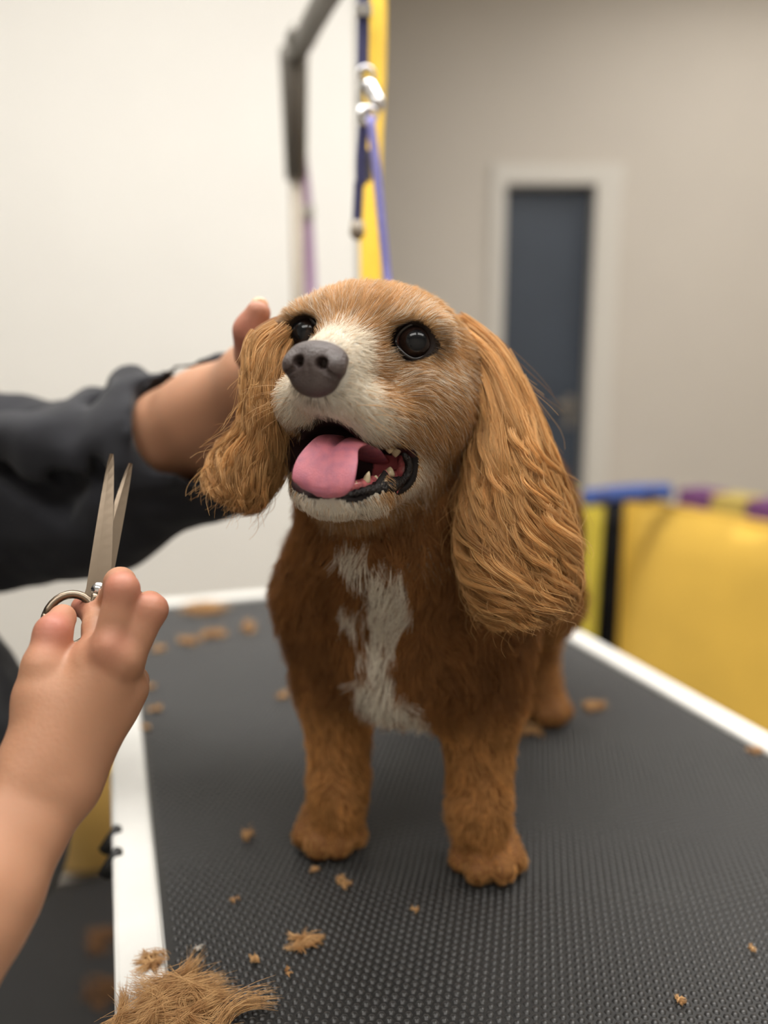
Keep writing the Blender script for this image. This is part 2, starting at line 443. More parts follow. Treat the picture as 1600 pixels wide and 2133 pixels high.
# ================================================================== grooming table
TA = math.radians(19.2)
dT = np.array([-math.sin(TA), math.cos(TA), 0]); nT = np.array([math.cos(TA), math.sin(TA), 0])
def TP(n, d, z): return nT * n + dT * d + np.array([0, 0, z])
N0, N1, D0, D1, RIM = 0.016, 0.612, 0.06, 1.305, 0.032
ROT = Matrix.Rotation(TA, 3, 'Z')
tc_ = TP((N0 + N1) / 2, (D0 + D1) / 2, 0)
tb = empty('grooming_table', tuple(tc_), 'white rimmed grooming table with a black studded rubber top', 'table')
def tbox(name, n0, n1, d0, d1, z0, z1, m, parent=tb, bev=0.0):
    return boxobj(name, tuple(TP((n0 + n1) / 2, (d0 + d1) / 2, (z0 + z1) / 2)), (n1 - n0, d1 - d0, z1 - z0), m, parent, rz=TA, bev=bev)
tbox('board', N0, N1, D0, D1, TT - 0.03, TT - 0.003, M['rim'])
rims = []
for a in ((N0 - RIM, N0, D0 - RIM, D1 + RIM), (N1, N1 + RIM, D0 - RIM, D1 + RIM), (N0, N1, D0 - RIM, D0), (N0, N1, D1, D1 + RIM)):
    rims.append(tbox('edge_rim', *a, TT - 0.035, TT + 0.004, M['rim'], bev=0.004))
rm = tbox('rubber_mat', N0 + 0.001, N1 - 0.001, D0 + 0.001, D1 - 0.001, TT - 0.003, TT - 0.0012, M['mat_rubber'])
# raised studs of the mat
sp = 0.0062
nn = int((N1 - N0 - 0.012) / sp); nd = int((D1 - D0 - 0.02) / (sp * 0.866))
ii, jj = np.meshgrid(np.arange(nn), np.arange(nd), indexing='ij')
cn = N0 + 0.008 + (ii + 0.5 * (jj & 1)) * sp; cd = D0 + 0.012 + jj * sp * 0.866
# the studs are laid at 30 degrees to the table edge
cen = (nT[None] * cn.reshape(-1, 1) + dT[None] * cd.reshape(-1, 1))
ang = np.arange(6) * math.pi / 3
r1, r2 = sp * 0.44, sp * 0.30
ring1 = np.stack([r1 * np.cos(ang), r1 * np.sin(ang), np.full(6, TT - 0.0013)], -1)
ring2 = np.stack([r2 * np.cos(ang), r2 * np.sin(ang), np.full(6, TT - 0.0002)], -1)
top = np.array([[0, 0, TT + 0.0001]])
unitv = np.concatenate([ring1, ring2, top])
V = (cen[:, None] + unitv[None]).reshape(-1, 3)
uf = []
for k in range(6):
    uf += [(k, (k + 1) % 6, 6 + (k + 1) % 6), (k, 6 + (k + 1) % 6, 6 + k), (6 + k, 6 + (k + 1) % 6, 12)]
F = (np.array(uf)[None] + 13 * np.arange(len(cen))[:, None, None]).reshape(-1, 3)
st = pymesh('mat_stud', V, F, M['bump_rubber'], rm); st['kind'] = 'stuff'
for n_, d_ in ((N0 + 0.06, D0 + 0.1), (N1 - 0.06, D0 + 0.1), (N0 + 0.06, D1 - 0.1), (N1 - 0.06, D1 - 0.1)):
    lg = tube('leg', [TP(n_, d_, 0.012), TP(n_, d_, TT - 0.03)], 0.016, M['metal'], tb, 14)
    tube('foot_cap', [TP(n_, d_, 0.0), TP(n_, d_, 0.02)], 0.021, M['black'], lg, 14)
for n_ in (N0 + 0.06, N1 - 0.06):
    tube('stretcher', [TP(n_, D0 + 0.1, 0.2), TP(n_, D1 - 0.1, 0.2)], 0.011, M['metal'], tb, 10)
for v_ in (1737, 1785):           # two dark screws on the side of the rim
    g = G(250, v_)
    dd = g @ dT
    tube('screw_knob', [TP(N0 - RIM - 0.006, dd, TT - 0.013), TP(N0 - RIM + 0.006, dd, TT + 0.0055)], [0.006, 0.005], M['black'], rims[0], 12)

# ================================================================== grooming arm with leads
pb = G(635, 1235)
pn_, pd_ = pb @ nT, D1 + 0.012
pbase = TP(pn_, pd_, TT)
top_z = TT + 0.875
ga = empty('grooming_stand', tuple(pbase), 'grey steel grooming arm clamped to the far end of the table', 'arm')
def PZ(z): return np.array([pbase[0], pbase[1], z])
tube('pole', [PZ(TT - 0.05), PZ(top_z - 0.17)], 0.0105, M['beige_metal'], ga, 16)
tube('bracket', [PZ(top_z - 0.19), PZ(top_z - 0.02), PZ(top_z)], [0.017, 0.022, 0.023], M['grey_metal'], ga, 16)
arm_end = W(772, -150, 0.80)
armP = spline([PZ(top_z - 0.012), PZ(top_z) + (arm_end - PZ(top_z)) * 0.5, arm_end], 12)
tube('boom', armP, 0.016, M['grey_metal'], ga, 16)
tube('boom_collar', [PZ(top_z) + (arm_end - PZ(top_z)) * 0.10, PZ(top_z) + (arm_end - PZ(top_z)) * 0.17], 0.021, M['grey_metal'], ga, 16)
tube('end_cap', [arm_end, arm_end + unit(arm_end - PZ(top_z)) * 0.012], 0.018, M['black'], ga, 16)
bm = bmesh.new(); box(bm, tuple(TP(pn_, pd_ + 0.012, TT - 0.03)), (0.06, 0.05, 0.075), TA, 0.004); bmobj('clamp', bm, M['grey_metal'], ga)
tube('clamp_screw', [TP(pn_, pd_, TT - 0.12), TP(pn_, pd_, TT - 0.06)], 0.006, M['metal'], ga, 10)

def strap(name, pts, w, th, m, parent):
    P = spline(pts, 28)
    return tube(name, P, w / 2, m, parent, 12, flat=th / w, N0=(1, 0.12, 0))
def ringobj(name, c, R_, r_, m, parent, rx=0.2):
    bm = bmesh.new()
    segs, sides = 20, 8
    MM = Matrix.Translation(Vector(c)) @ Matrix.Rotation(math.pi / 2 + rx, 4, 'X')
    vs = [[bm.verts.new(MM @ Vector(((R_ + r_ * math.cos(b)) * math.cos(a), (R_ + r_ * math.cos(b)) * math.sin(a), r_ * math.sin(b)))) for b in [2 * math.pi * j / sides for j in range(sides)]] for a in [2 * math.pi * i / segs for i in range(segs)]]
    for i in range(segs):
        for j in range(sides):
            bm.faces.new((vs[i][j], vs[(i + 1) % segs][j], vs[(i + 1) % segs][(j + 1) % sides], vs[i][(j + 1) % sides]))
    return bmobj(name, bm, m, parent, True)
DL = 0.80
a0 = W(757, -140, DL)
nl = empty('grooming_lead', tuple(a0), 'navy webbing grooming lead with chrome clips hanging above the dog', 'lead', 'leads hanging from the grooming arm')
strap('webbing', [a0, W(757, 10, DL), W(755, 148, DL)], 0.0125, 0.003, M['navy'], nl)
strap('webbing', [W(757, 262, DL), W(752, 330, DL), W(752, 385, DL)], 0.0115, 0.003, M['navy'], nl)
strap('webbing', [W(748, 378, DL), W(746, 420, DL), W(744, 465, DL)], 0.010, 0.003, M['navy'], nl)
ringobj('ring', W(762, 158, DL), 0.008, 0.0024, M['chrome'], nl)
c = tube('snap_clip', spline([W(764, 168, DL), W(775, 190, DL), W(786, 215, DL - 0.005), W(790, 228, DL)], 12), [0.0045, 0.006, 0.0075, 0.0075, 0.008, 0.008, 0.0075, 0.0075, 0.007, 0.006, 0.0055, 0.004], M['chrome'], nl, 10)
tube('swivel', [W(758, 228, DL), W(757, 255, DL)], [0.0085, 0.0075], M['metal'], nl, 12)
tube('clip_hook', spline([W(758, 170, DL), W(750, 190, DL), W(752, 215, DL), W(758, 230, DL)], 10), 0.0028, M['grey_metal'], nl, 8)
bm = bmesh.new(); box(bm, tuple(W(757, 22, DL - 0.004)), (0.017, 0.006, 0.012), 0, 0.001); bmobj('slider', bm, M['metal'], nl)
tube('lead_tip', [W(744, 463, DL), W(744, 488, DL), W(745, 498, DL)], [0.0065, 0.0075, 0.004], M['beige_metal'], nl, 10)
bm = bmesh.new(); box(bm, tuple(W(764, 345, DL + 0.01)), (0.011, 0.006, 0.03), 0, 0.001); bmobj('keeper', bm, M['grey_metal'], nl)

ys = W(780, -140, 0.97)
yl = empty('yellow_lead', tuple(ys), 'wide yellow webbing lead hanging behind the navy lead', 'lead', 'leads hanging from the grooming arm')
strap('webbing', [ys, W(783, 20, 0.97), W(781, 160, 0.97), W(773, 330, 0.96), W(771, 480, 0.95), W(776, 640, 0.94), W(790, 800, 0.93)], 0.026, 0.003, M['yellow_strap'], yl)
ringobj('ring', W(780, -150, 0.97), 0.014, 0.003, M['chrome'], yl)
vs_ = W(772, 246, 0.76)
vl = empty('cord_lead', tuple(vs_), 'thin violet blue cord lead running down behind the dog head', 'lead', 'leads hanging from the grooming arm')
tube('cord', spline([vs_, W(784, 350, 0.75), W(796, 470, 0.74), W(808, 590, 0.73), W(818, 690, 0.70), np.array([0.012, 0.625, TT + 0.345]), np.array([0.006, 0.600, TT + 0.325])], 28), 0.0042, M['violet_cord'], vl, 10)
ringobj('ring', W(770, 240, 0.765), 0.007, 0.002, M['chrome'], vl)
p0 = W(622, 88, 1.30)
pl = empty('plum_lead', tuple(p0), 'faded plum lead dangling from the grooming arm beside the steel pole', 'lead', 'leads hanging from the grooming arm')
strap('webbing', [p0, W(626, 200, 1.3), W(627, 310, 1.3), W(636, 400, 1.3), W(643, 500, 1.3), W(648, 620, 1.3), W(650, 760, 1.3)], 0.019, 0.004, M['purple'], pl)
ringobj('ring', W(622, 88, 1.3), 0.012, 0.003, M['chrome'], pl)
bm = bmesh.new(); box(bm, tuple(W(638, 440, 1.295)), (0.024, 0.007, 0.02), 0, 0.002); bmobj('slider', bm, M['metal'], pl)

# ================================================================== yellow barrier on the right
def panel(name, label, A, B, z0, z1, th, m, inset=0.0, group='yellow barrier panels'):
    """padded upright panel between floor points A and B; inset narrows its foot"""
    A = np.array([*A, 0.0]); B = np.array([*B, 0.0]); t = unit(B - A); q = np.array([-t[1], t[0], 0]); L = np.linalg.norm(B - A)
    e = empty(name, tuple((A + B) / 2), label, 'panel', group)
    nu, nv = 12, 14
    Vs = []; Fs = []
    for side in (-1, 1):
        for i in range(nu + 1):
            for j in range(nv + 1):
                u = i / nu; v = j / nv
                ins = inset * (1 - v)
                x = ins + (L - 2 * ins) * u if inset else L * u
                bulge = th / 2 * (1 - (2 * u - 1) ** 8) ** 0.5 * (1 - (2 * v - 1) ** 8) ** 0.5 + 0.004 * math.sin(u * 9 + 1.3 * side) * math.sin(v * 2.2)
                Vs.append(A + t * x + q * side * max(bulge, 0.0) + np.array([0, 0, z0 + (z1 - z0) * v]))
    o2 = (nu + 1) * (nv + 1)
    for s_ in (0, 1):
        for i in range(nu):
            for j in range(nv):
                a = s_ * o2 + i * (nv + 1) + j; f = (a, a + nv + 1, a + nv + 2, a + 1)
                Fs.append(f if s_ == 0 else f[::-1])
    b = pymesh('padding', Vs, np.array(Fs), m, e)
    bm = bmesh.new(); bmesh_from(b, bm)
    strapz = z1 + 0.004
    tube('piping', [A + np.array([0, 0, z1]), B + np.array([0, 0, z1])], 0.006, m, e, 8)
    for P in (A + t * 0.06, B - t * 0.06):
        bmf = bmesh.new(); box(bmf, (P[0], P[1], z0 / 2 + 0.01), (0.04, 0.10, z0 + 0.02), math.atan2(t[1], t[0]), 0.004); bmobj('foot', bmf, M['black'], e)
    return e
def bmesh_from(o, bm):
    bm.from_mesh(o.data); bmesh.ops.remove_doubles(bm, verts=bm.verts, dist=1e-5); bm.to_mesh(o.data); bm.free()
ZT = 0.85
def at_z(u, v, z):
    g = G(u, v, z); return (g[0], g[1])
Pa, Pb = at_z(1120, 1000, ZT), at_z(1262, 1040, ZT)
Pc = at_z(1302, 1036, ZT); Pd_ = at_z(1600, 1092, ZT)
Pd = (Pc[0] + (Pd_[0] - Pc[0]) * 1.9, Pc[1] + (Pd_[1] - Pc[1]) * 1.9)
panel('barrier_panel', 'lemon yellow padded panel behind the long dog ear', Pa, Pb, 0.28, ZT, 0.04, M['yellow_pale'], 0.02)
panel('barrier_panel', 'large amber yellow padded panel at the right edge of the photo', Pc, Pd, 0.06, ZT, 0.05, M['yellow'])
# black bag hanging between the two panels
bb = at_z(1276, 1046, 0.84)
bb = (bb[0] + 0.045, bb[1] + 0.2)
fb = Field((bb[0] - 0.18, bb[1] - 0.14, 0.0), (bb[0] + 0.16, bb[1] + 0.14, 0.9), 0.012)
fb.cap((bb[0] + 0.005, bb[1], 0.79), (bb[0] - 0.0, bb[1] + 0.0, 0.55), 0.045, 0.062, 0.02)
fb.cap((bb[0] - 0.0, bb[1], 0.55), (bb[0] - 0.03, bb[1] + 0.0, 0.09), 0.062, 0.09, 0.03)
fb.displace(14, 0.008, 0.05)
V, Q = fb.mesh()
bg = empty('black_bag', (bb[0], bb[1], 0), 'tall black fabric bag standing between the two yellow panels', 'bag')
pymesh('sack', V, Q, M['trousers'], bg)
tube('drawstring', spline([(bb[0] - 0.035, bb[1] - 0.05, 0.79), (bb[0], bb[1] - 0.066, 0.77), (bb[0] + 0.04, bb[1] - 0.05, 0.79)], 8), 0.004, M['black'], bg, 6)
# foam blocks laid on the rail behind the panels
t2 = unit(np.array([Pd[0] - Pc[0], Pd[1] - Pc[1], 0])); q2 = np.array([t2[1], -t2[0], 0]) * -1
if q2[1] < 0: q2 = -q2
rot2 = math.atan2(t2[1], t2[0])
rail_a = np.array([Pc[0], Pc[1], 0]) + q2 * 0.16 + t2 * 0.22; rail_b = np.array([Pd[0], Pd[1], 0]) + q2 * 0.16
rz_ = 0.775
e = empty('low_shelf', tuple((rail_a + rail_b) / 2), 'narrow grey shelf unit standing behind the amber yellow panel', 'shelf')
Lr = np.linalg.norm(rail_b - rail_a); rc = (rail_a + rail_b) / 2
boxobj('shelf_top', (rc[0], rc[1], rz_), (Lr, 0.16, 0.03), M['grey_foam'], e, rz=rot2, bev=0.003)
boxobj('shelf_side', tuple(rail_a + t2 * 0.02 + np.array([0, 0, rz_ / 2])), (0.03, 0.15, rz_ - 0.03), M['grey_foam'], e, rz=rot2)
boxobj('shelf_side', tuple(rail_b - t2 * 0.02 + np.array([0, 0, rz_ / 2])), (0.03, 0.15, rz_ - 0.03), M['grey_foam'], e, rz=rot2)
boxobj('shelf_back', (rc[0] + q2[0] * 0.07, rc[1] + q2[1] * 0.07, rz_ / 2), (Lr - 0.06, 0.012, rz_ - 0.03), M['grey_foam'], e, rz=rot2)
for u0, u1, m, lab, hh in ((1405, 1432, 'grey_foam', 'small pale grey foam block beside the blue one', 0.05), (1434, 1500, 'purple_foam', 'purple foam block on the shelf nearer the blue one', 0.085),
                   (1504, 1574, 'lemon_foam', 'mustard foam block between two purple blocks', 0.085), (1580, 1660, 'purple_foam', 'purple foam block cut by the right photo edge', 0.085)):
    def hit(u):
        r = ray(u, 1040); c_ = rail_a
        # ray in plan meets the shelf line
        A_ = np.array([[r[0], -t2[0]], [r[1], -t2[1]]]); s_ = np.linalg.solve(A_, np.array([c_[0], c_[1]]))
        return c_ + t2 * s_[1]
    h0, h1 = hit(u0), hit(u1); cc = (h0 + h1) / 2
    e = empty('foam_block', (cc[0], cc[1], rz_ + 0.015), lab, 'foam block', 'foam blocks on the low shelf')
    boxobj('block', (cc[0], cc[1], rz_ + 0.0155 + hh / 2), (np.linalg.norm(h1 - h0), 0.09, hh), M[m], e, rz=rot2, bev=0.008)
    boxobj('seam_band', (cc[0], cc[1], rz_ + 0.0155 + hh / 2), (np.linalg.norm(h1 - h0) + 0.002, 0.092, 0.006), M[m], e, rz=rot2, bev=0.002)
bA = np.array([*at_z(1215, 1030, 0.885), 0.875]); bB = np.array([*at_z(1395, 1012, 0.905), 0.89])
bl = empty('blue_roll', tuple(bA), 'rolled blue foam mat lying across the yellow panel tops', 'mat roll')
tube('roll', spline([bA, (bA + bB) / 2 + np.array([0, 0, 0.004]), bB], 14), 0.021, M['blue'], bl, 16)
for s_ in (0.2, 0.75):
    pp = bA + (bB - bA) * s_; dd = unit(bB - bA) * 0.008
    tube('elastic_band', [pp - dd, pp + dd], 0.0225, M['navy'], bl, 16)

# ================================================================== floor things at the left
fm = empty('floor_mat', (-0.75, 0.8, 0), 'black rubber mat on the floor where the groomer stands', 'mat')
boxobj('mat_slab', (-0.72, 0.65, 0.006), (1.1, 1.9, 0.012), M['floor_mat'], fm, rz=TA, bev=0.004)
boxobj('mat_border', (-0.72, 0.65, 0.004), (1.16, 1.96, 0.008), M['black'], fm, rz=TA, bev=0.003)
kb = G(196, 1836, 0.0)
kb = np.array([kb[0] - 0.03, kb[1] + 0.12, 0.0])
bk = empty('bucket', tuple(kb), 'amber yellow plastic bucket standing on the floor beside the table', 'bucket')
prof = [(0.105, 0.0), (0.112, 0.004), (0.138, 0.27), (0.141, 0.285), (0.135, 0.285), (0.131, 0.27), (0.106, 0.012), (0.0, 0.01)]
segs = 40
Vs = []; Fs = []
for (r_, z_) in prof:
    for k in range(segs):
        a = 2 * math.pi * k / segs; Vs.append((kb[0] + r_ * math.cos(a), kb[1] + r_ * math.sin(a), 0.013 + z_))
for i in range(len(prof) - 1):
    for k in range(segs):
        Fs.append((i * segs + k, i * segs + (k + 1) % segs, (i + 1) * segs + (k + 1) % segs, (i + 1) * segs + k))
tub = pymesh('tub', Vs, np.array(Fs), M['amber'], bk)
ringobj('rim_band', (kb[0], kb[1], 0.013 + 0.272), 0.1405, 0.007, M['yellow_strap'], tub, rx=-math.pi / 2)
tube('handle', spline([kb + np.array([-0.146, 0, 0.27]), kb + np.array([-0.1, 0.09, 0.2]), kb + np.array([0, 0.15, 0.17]), kb + np.array([0.1, 0.09, 0.2]), kb + np.array([0.146, 0, 0.27])], 16), 0.003, M['metal'], bk, 6)

# ================================================================== the dog
def headrot(yaw, pit, roll):
    B = np.array([[1, 0, 0], [0, -1, 0], [0, 0, 1.0]])
    cy, sy = math.cos(yaw), math.sin(yaw); Rz = np.array([[cy, -sy, 0], [sy, cy, 0], [0, 0, 1]])
    c_, s_ = math.cos(pit), math.sin(pit); Rx = np.array([[1, 0, 0], [0, c_, -s_], [0, s_, c_]])
    cr, sr = math.cos(roll), math.sin(roll); Ry = np.array([[cr, 0, sr], [0, 1, 0], [-sr, 0, cr]])
    return Rz @ Rx.T @ Ry @ B
HR = headrot(*np.radians([-16.5, 9, 4]))
HO = W(746, 703, 0.482)
def HW(p): return HO + (np.asarray(p, float) / 100.0) @ HR.T        # head frame (cm) -> place
def HLd(p): return (np.asarray(p, float) - HO) @ HR * 100.0
def HP(u, v, yf):
    """head-frame point (cm) seen at pixel u, v on the frame's plane y = yf"""
    n_ = HR[:, 1]; r = ray(u, v)
    t = (n_ @ (HO - CAM) + yf / 100) / (n_ @ r)
    return HLd(CAM + r * t)
dog = empty('dog', tuple(G(840, 1700)), 'golden brown spaniel with white chest patch standing open mouthed on the table', 'dog')

EYES = [np.array([3.5, -0.8, -0.1]), np.array([-3.4, -0.8, 0.0])]
ER = 1.36
# ---- head, in its own frame, centimetres
hf = Field((-9, -13, -15), (9, 9.2, 7.5), 0.125)
hf.ell((0, -4.6, -0.1), (5.9, 6.2, 3.9), 1.0)                         # skull
hf.ell((0, -3.0, 1.2), (4.5, 4.0, 2.3), 1.4)                         # forehead
for s_ in (-1, 1):
    hf.ell((3.3 * s_, -0.9, 0.75), (2.2, 1.7, 1.5), 0.8)             # brow
    hf.ell((4.0 * s_, -2.6, -3.6), (2.7, 3.9, 3.7), 1.6)             # cheek
    hf.ell((4.4 * s_, -6.0, -2.8), (2.6, 3.4, 4.2), 1.6)
hf.cap((0, 0.5, -1.25), (0.15, 5.0, -2.45), 2.25, 1.5, 1.3)               # muzzle bridge
hf.cap((0, 0.5, -3.2), (0.2, 4.75, -3.6), 2.65, 1.62, 1.2)
for s_ in (-1, 1):
    zl_ = 0.5 if s_ < 0 else 0.0
    hf.cap((0.85 * s_ + 0.22, 4.7, -4.35 + zl_), (2.1 * s_ + 0.1, 2.4, -4.8 + zl_), 1.15, 1.5, 0.8)   # flews
    hf.cap((2.1 * s_ + 0.1, 2.4, -4.8 + zl_), (3.2 * s_, -1.0, -5.0), 1.5, 1.8, 1.0)
for s_ in (-1, 1):
    hf.ell((3.35 * s_ + 0.05, 0.75, -0.1), (1.35, 1.1, 1.2), 0.5, cut=True)   # eye sockets
# lower jaw
jw = Field((-9, -13, -15), (9, 9.2, 7.5), 0.125)
for s_ in (-1, 1):
    jw.cap((3.2 * s_, -3.0, -7.0), (1.65 * s_ + 0.75, 2.3, -9.2), 2.1, 1.15, 1.0)
    jw.cap((1.65 * s_ + 0.75, 2.3, -9.2), (0.6 * s_ + 0.95, 4.6, -9.85), 1.15, 0.85, 0.8)
jw.cap((0, -3.0, -8.2), (0.9, 3.6, -9.75), 2.6, 1.0, 1.0)
jw.cap((0, -4.0, -8.0), (0, -6.0, -6.0), 3.8, 4.2, 1.5)
# mouth opening between the jaws
hf.mixin((slice(None),) * 3, jw.D, 0.9)
def mouth_cut(p0, p1, r0, r1, fl=None): hf.cap(p0, p1, r0, r1, 0.25, cut=True, flat=fl)
mouth_cut((0.2, 1.0, -7.3), (0.4, 8.5, -7.8), 1.75, 1.9)
mouth_cut((1.6, -0.2, -7.5), (1.9, 4.5, -8.2), 1.3, 1.35)
mouth_cut((-1.3, -0.2, -7.3), (-1.2, 4.5, -7.9), 1.4, 1.5)
mouth_cut((2.3, -0.3, -7.5), (4.4, 1.2, -7.75), 1.05, 1.12)
mouth_cut((-2.0, -0.3, -7.5), (-4.6, 1.0, -7.8), 1.05, 1.15)
MOUTHS = [((0.2, 1.0, -7.3), (0.4, 8.5, -7.8), 1.75, 1.9), ((1.6, -0.2, -7.5), (1.9, 4.5, -8.2), 1.3, 1.35), ((-1.3, -0.2, -7.3), (-1.2, 4.5, -7.9), 1.4, 1.5),
          ((2.3, -0.3, -7.5), (4.4, 1.2, -7.75), 1.05, 1.12), ((-2.0, -0.3, -7.5), (-4.6, 1.0, -7.8), 1.05, 1.15)]
# neck stub, so that head and body melt together under the coat
hf.cap((0, -6.5, -4.0), (0.8, -9.0, -12.5), 5.0, 5.6, 2.2)
hv, hq = hf.mesh()
keep = (hv[hq].mean(1)[:, 2] > -13.6) & (hv[hq].mean(1)[:, 1] > -12.3)
def mouth_d(P):
    d = np.full(len(P), 99.0)
    for a, b, ra, rb in MOUTHS:
        a = np.array(a); b = np.array(b); ab = b - a
        t = np.clip(((P - a) @ ab) / (ab @ ab), 0, 1)
        d = np.minimum(d, np.linalg.norm(P - a - t[:, None] * ab, axis=1) - (ra + t * (rb - ra)))
    return d
def eye_d(P): return np.minimum(np.linalg.norm((P - EYES[0]), axis=1), np.linalg.norm((P - EYES[1]), axis=1))

C_GOLD = lin(222, 180, 128); C_TAN = lin(198, 158, 112); C_BROWN = lin(152, 102, 55); C_DEEP = lin(100, 66, 36); C_LEG = lin(210, 158, 96)
C_CREAM = lin(250, 243, 228); C_GREY = lin(200, 196, 190); C_DARK = lin(40, 31, 28); C_RUST = lin(178, 112, 72)

def head_skin(P):
    n_ = len(P)
    c = np.tile(C_TAN * 0.8, (n_, 1))
    pale = sstep(2.0, 3.6, P[:, 1])
    c = c * (1 - pale[:, None]) + C_CREAM * 0.62 * pale[:, None]
    c[eye_d(P) < 1.75] = C_DARK * 0.8
    md = mouth_d(P)
    dark = md < 0.42
    c[dark] = (0.012, 0.009, 0.009)
    ins = (md < 0.3) & (P[:, 1] < 2.0) & (P[:, 2] < -6.9) & (P[:, 0] > 1.5) & (P[:, 0] < 3.9)
    c[ins] = lin(196, 104, 110)
    deep = (md < 0.3) & (P[:, 2] >= -6.9)
    c[deep] = lin(60, 30, 32)
    c[(md < 0.3) & (P[:, 0] < 1.5)] = lin(48, 26, 28)
    return c
HV = HW(hv)

# ---- body, in the place's frame, metres above the table
def T_(x, y, z): return np.array([x, y, TT + z])
bf = Field((-0.16, 0.44, TT - 0.006), (0.30, 1.06, TT + 0.42), 0.003)
nb = HW((0, -6.5, -5.0)); 
sh = T_(0.020, 0.612, 0.235)
bf.cap(nb, HW((0.8, -9.0, -12.0)), 0.046, 0.055, 0.02)
bf.cap(HW((0.8, -9.0, -11.0)), T_(0.018, 0.60, 0.245), 0.055, 0.070, 0.03)
bf.ell(T_(0.019, 0.598, 0.205), (0.074, 0.065, 0.085), 0.03)
bf.ell(T_(0.022, 0.575, 0.165), (0.052, 0.045, 0.045), 0.03)
bf.cap(sh, T_(0.125, 0.90, 0.235), 0.078, 0.078, 0.04)
bf.cap(T_(0.125, 0.90, 0.225), T_(0.13, 0.925, 0.215), 0.078, 0.07, 0.03)
LEGS = [(-0.037, 0.588, -1), (0.074, 0.562, 1)]
for lx, ly, s_ in LEGS:
    bf.cap(T_(lx + (-0.006 if s_ < 0 else 0.0), ly + 0.012, 0.205), T_(lx, ly + 0.012, 0.135), 0.040, 0.029, 0.03)      # shoulder, upper arm
    bf.cap(T_(lx, ly + 0.012, 0.135), T_(lx, ly, 0.045), 0.028, 0.0215, 0.02)
    bf.cap(T_(lx, ly, 0.05), T_(lx + 0.002 * s_, ly - 0.006, 0.021), 0.0215, 0.017, 0.012)
TOES = []
for (lx, ly, s_), (tx, ty) in zip(LEGS, [(-0.044, 0.572), (0.079, 0.541)]):
    tx = tx + 0.0
    for k, (ox, oy, rr) in enumerate([(-0.0205, 0.005, 0.0092), (-0.0084, -0.010, 0.0104), (0.0084, -0.010, 0.0104), (0.0205, 0.005, 0.0092)]):
        p = T_(tx + ox, ty + oy + 0.008, rr + 0.0008)
        bf.cap(p, T_(tx + ox * 0.75, ty + oy + 0.028, 0.019), rr, 0.010, 0.0018)
        TOES.append((p, rr))
HIND = [(0.178, 0.818), (0.085, 0.872)]
for hx_, hy_ in HIND:
    bf.cap(T_(hx_ - 0.012, hy_ + 0.045, 0.20), T_(hx_ - 0.004, hy_ + 0.0, 0.135), 0.05, 0.036, 0.03)   # thigh to knee
    bf.cap(T_(hx_ - 0.004, hy_ + 0.005, 0.135), T_(hx_ - 0.004, hy_ + 0.05, 0.075), 0.032, 0.023, 0.02)  # knee to hock
    bf.cap(T_(hx_ - 0.004, hy_ + 0.045, 0.075), T_(hx_, hy_ + 0.02, 0.022), 0.023, 0.021, 0.015)
    for ox, oy, rr in ((-0.019, 0.004, 0.010), (-0.007, -0.010, 0.011), (0.008, -0.010, 0.011), (0.020, 0.004, 0.010)):
        p = T_(hx_ + ox, hy_ + oy, rr + 0.0008)
        bf.cap(p, T_(hx_ + ox * 0.7, hy_ + oy + 0.025, 0.018), rr, 0.012, 0.006)
        TOES.append((p, rr))
bf.cap(T_(0.14, 0.975, 0.27), T_(0.155, 1.03, 0.31), 0.017, 0.012, 0.02)     # short tail
bf.displace(38, 0.0022, 0.02)
# ear leathers: sheets described by a middle line, half widths and depth
EAR_L = dict(mid=[(932, 676, .530), (1003, 750, .520), (1048, 860, .508), (1062, 960, .498), (1070, 1060, .492), (1082, 1160, .490), (1098, 1250, .492), (1108, 1318, .498)],
             hw=[30, 52, 70, 92, 112, 118, 104, 62], bulge=.020)
EAR_R = dict(mid=[(602, 682, .500), (563, 722, .494), (551, 790, .490), (547, 850, .490), (540, 905, .493), (516, 965, .496), (487, 1025, .498), (467, 1062, .502)],
             hw=[20, 46, 44, 43, 50, 72, 66, 42], bulge=.014)
def ear_pt(E_, t, s):
    """t along 0..1, s across -1..1 (arrays) -> place"""
    m_ = np.array([[*p, h_] for p, h_ in zip(E_['mid'], E_['hw'])], float)
    k = t * (len(m_) - 1); i = np.clip(k.astype(int), 0, len(m_) - 2); f = (k - i)[:, None]
    Q_ = np.vstack([2 * m_[0] - m_[1], m_, 2 * m_[-1] - m_[-2]])
    a, b, c, d = Q_[i], Q_[i + 1], Q_[i + 2], Q_[i + 3]
    q = 0.5 * (2 * b + (c - a) * f + (2 * a - 5 * b + 4 * c - d) * f ** 2 + (3 * b - a - 3 * c + d) * f ** 3)
    T2 = np.stack([np.interp(k, np.arange(len(m_)), np.gradient(m_[:, 0])), np.interp(k, np.arange(len(m_)), np.gradient(m_[:, 1]))], -1); T2 = unit(T2)
    u = q[:, 0] + T2[:, 1] * s * q[:, 3]; v = q[:, 1] - T2[:, 0] * s * q[:, 3]
    dep = q[:, 2] + E_['bulge'] * (s ** 2) * np.minimum(q[:, 3] / 90.0, 1.2)
    x = (u - 800.0) / FPX; y = (1066.5 - v) / FPX
    r = np.stack([x, cp_ + sp_ * y, -sp_ + cp_ * y], -1)
    return CAM + r * dep[:, None]
for E_, tmax in ((EAR_L, 0.80), (EAR_R, 0.86)):
    tt, ss = np.meshgrid(np.linspace(0.02, tmax, 22), np.linspace(-0.72, 0.72, 7), indexing='ij')
    pts = ear_pt(E_, tt.ravel(), ss.ravel())
    pts = pts + unit(pts - CAM) * 0.010
    for i in range(22):
        for j in range(6):
            bf.cap(pts[i * 7 + j], pts[i * 7 + j + 1], 0.0055, 0.0055, 0.004)
bv, bq = bf.mesh()
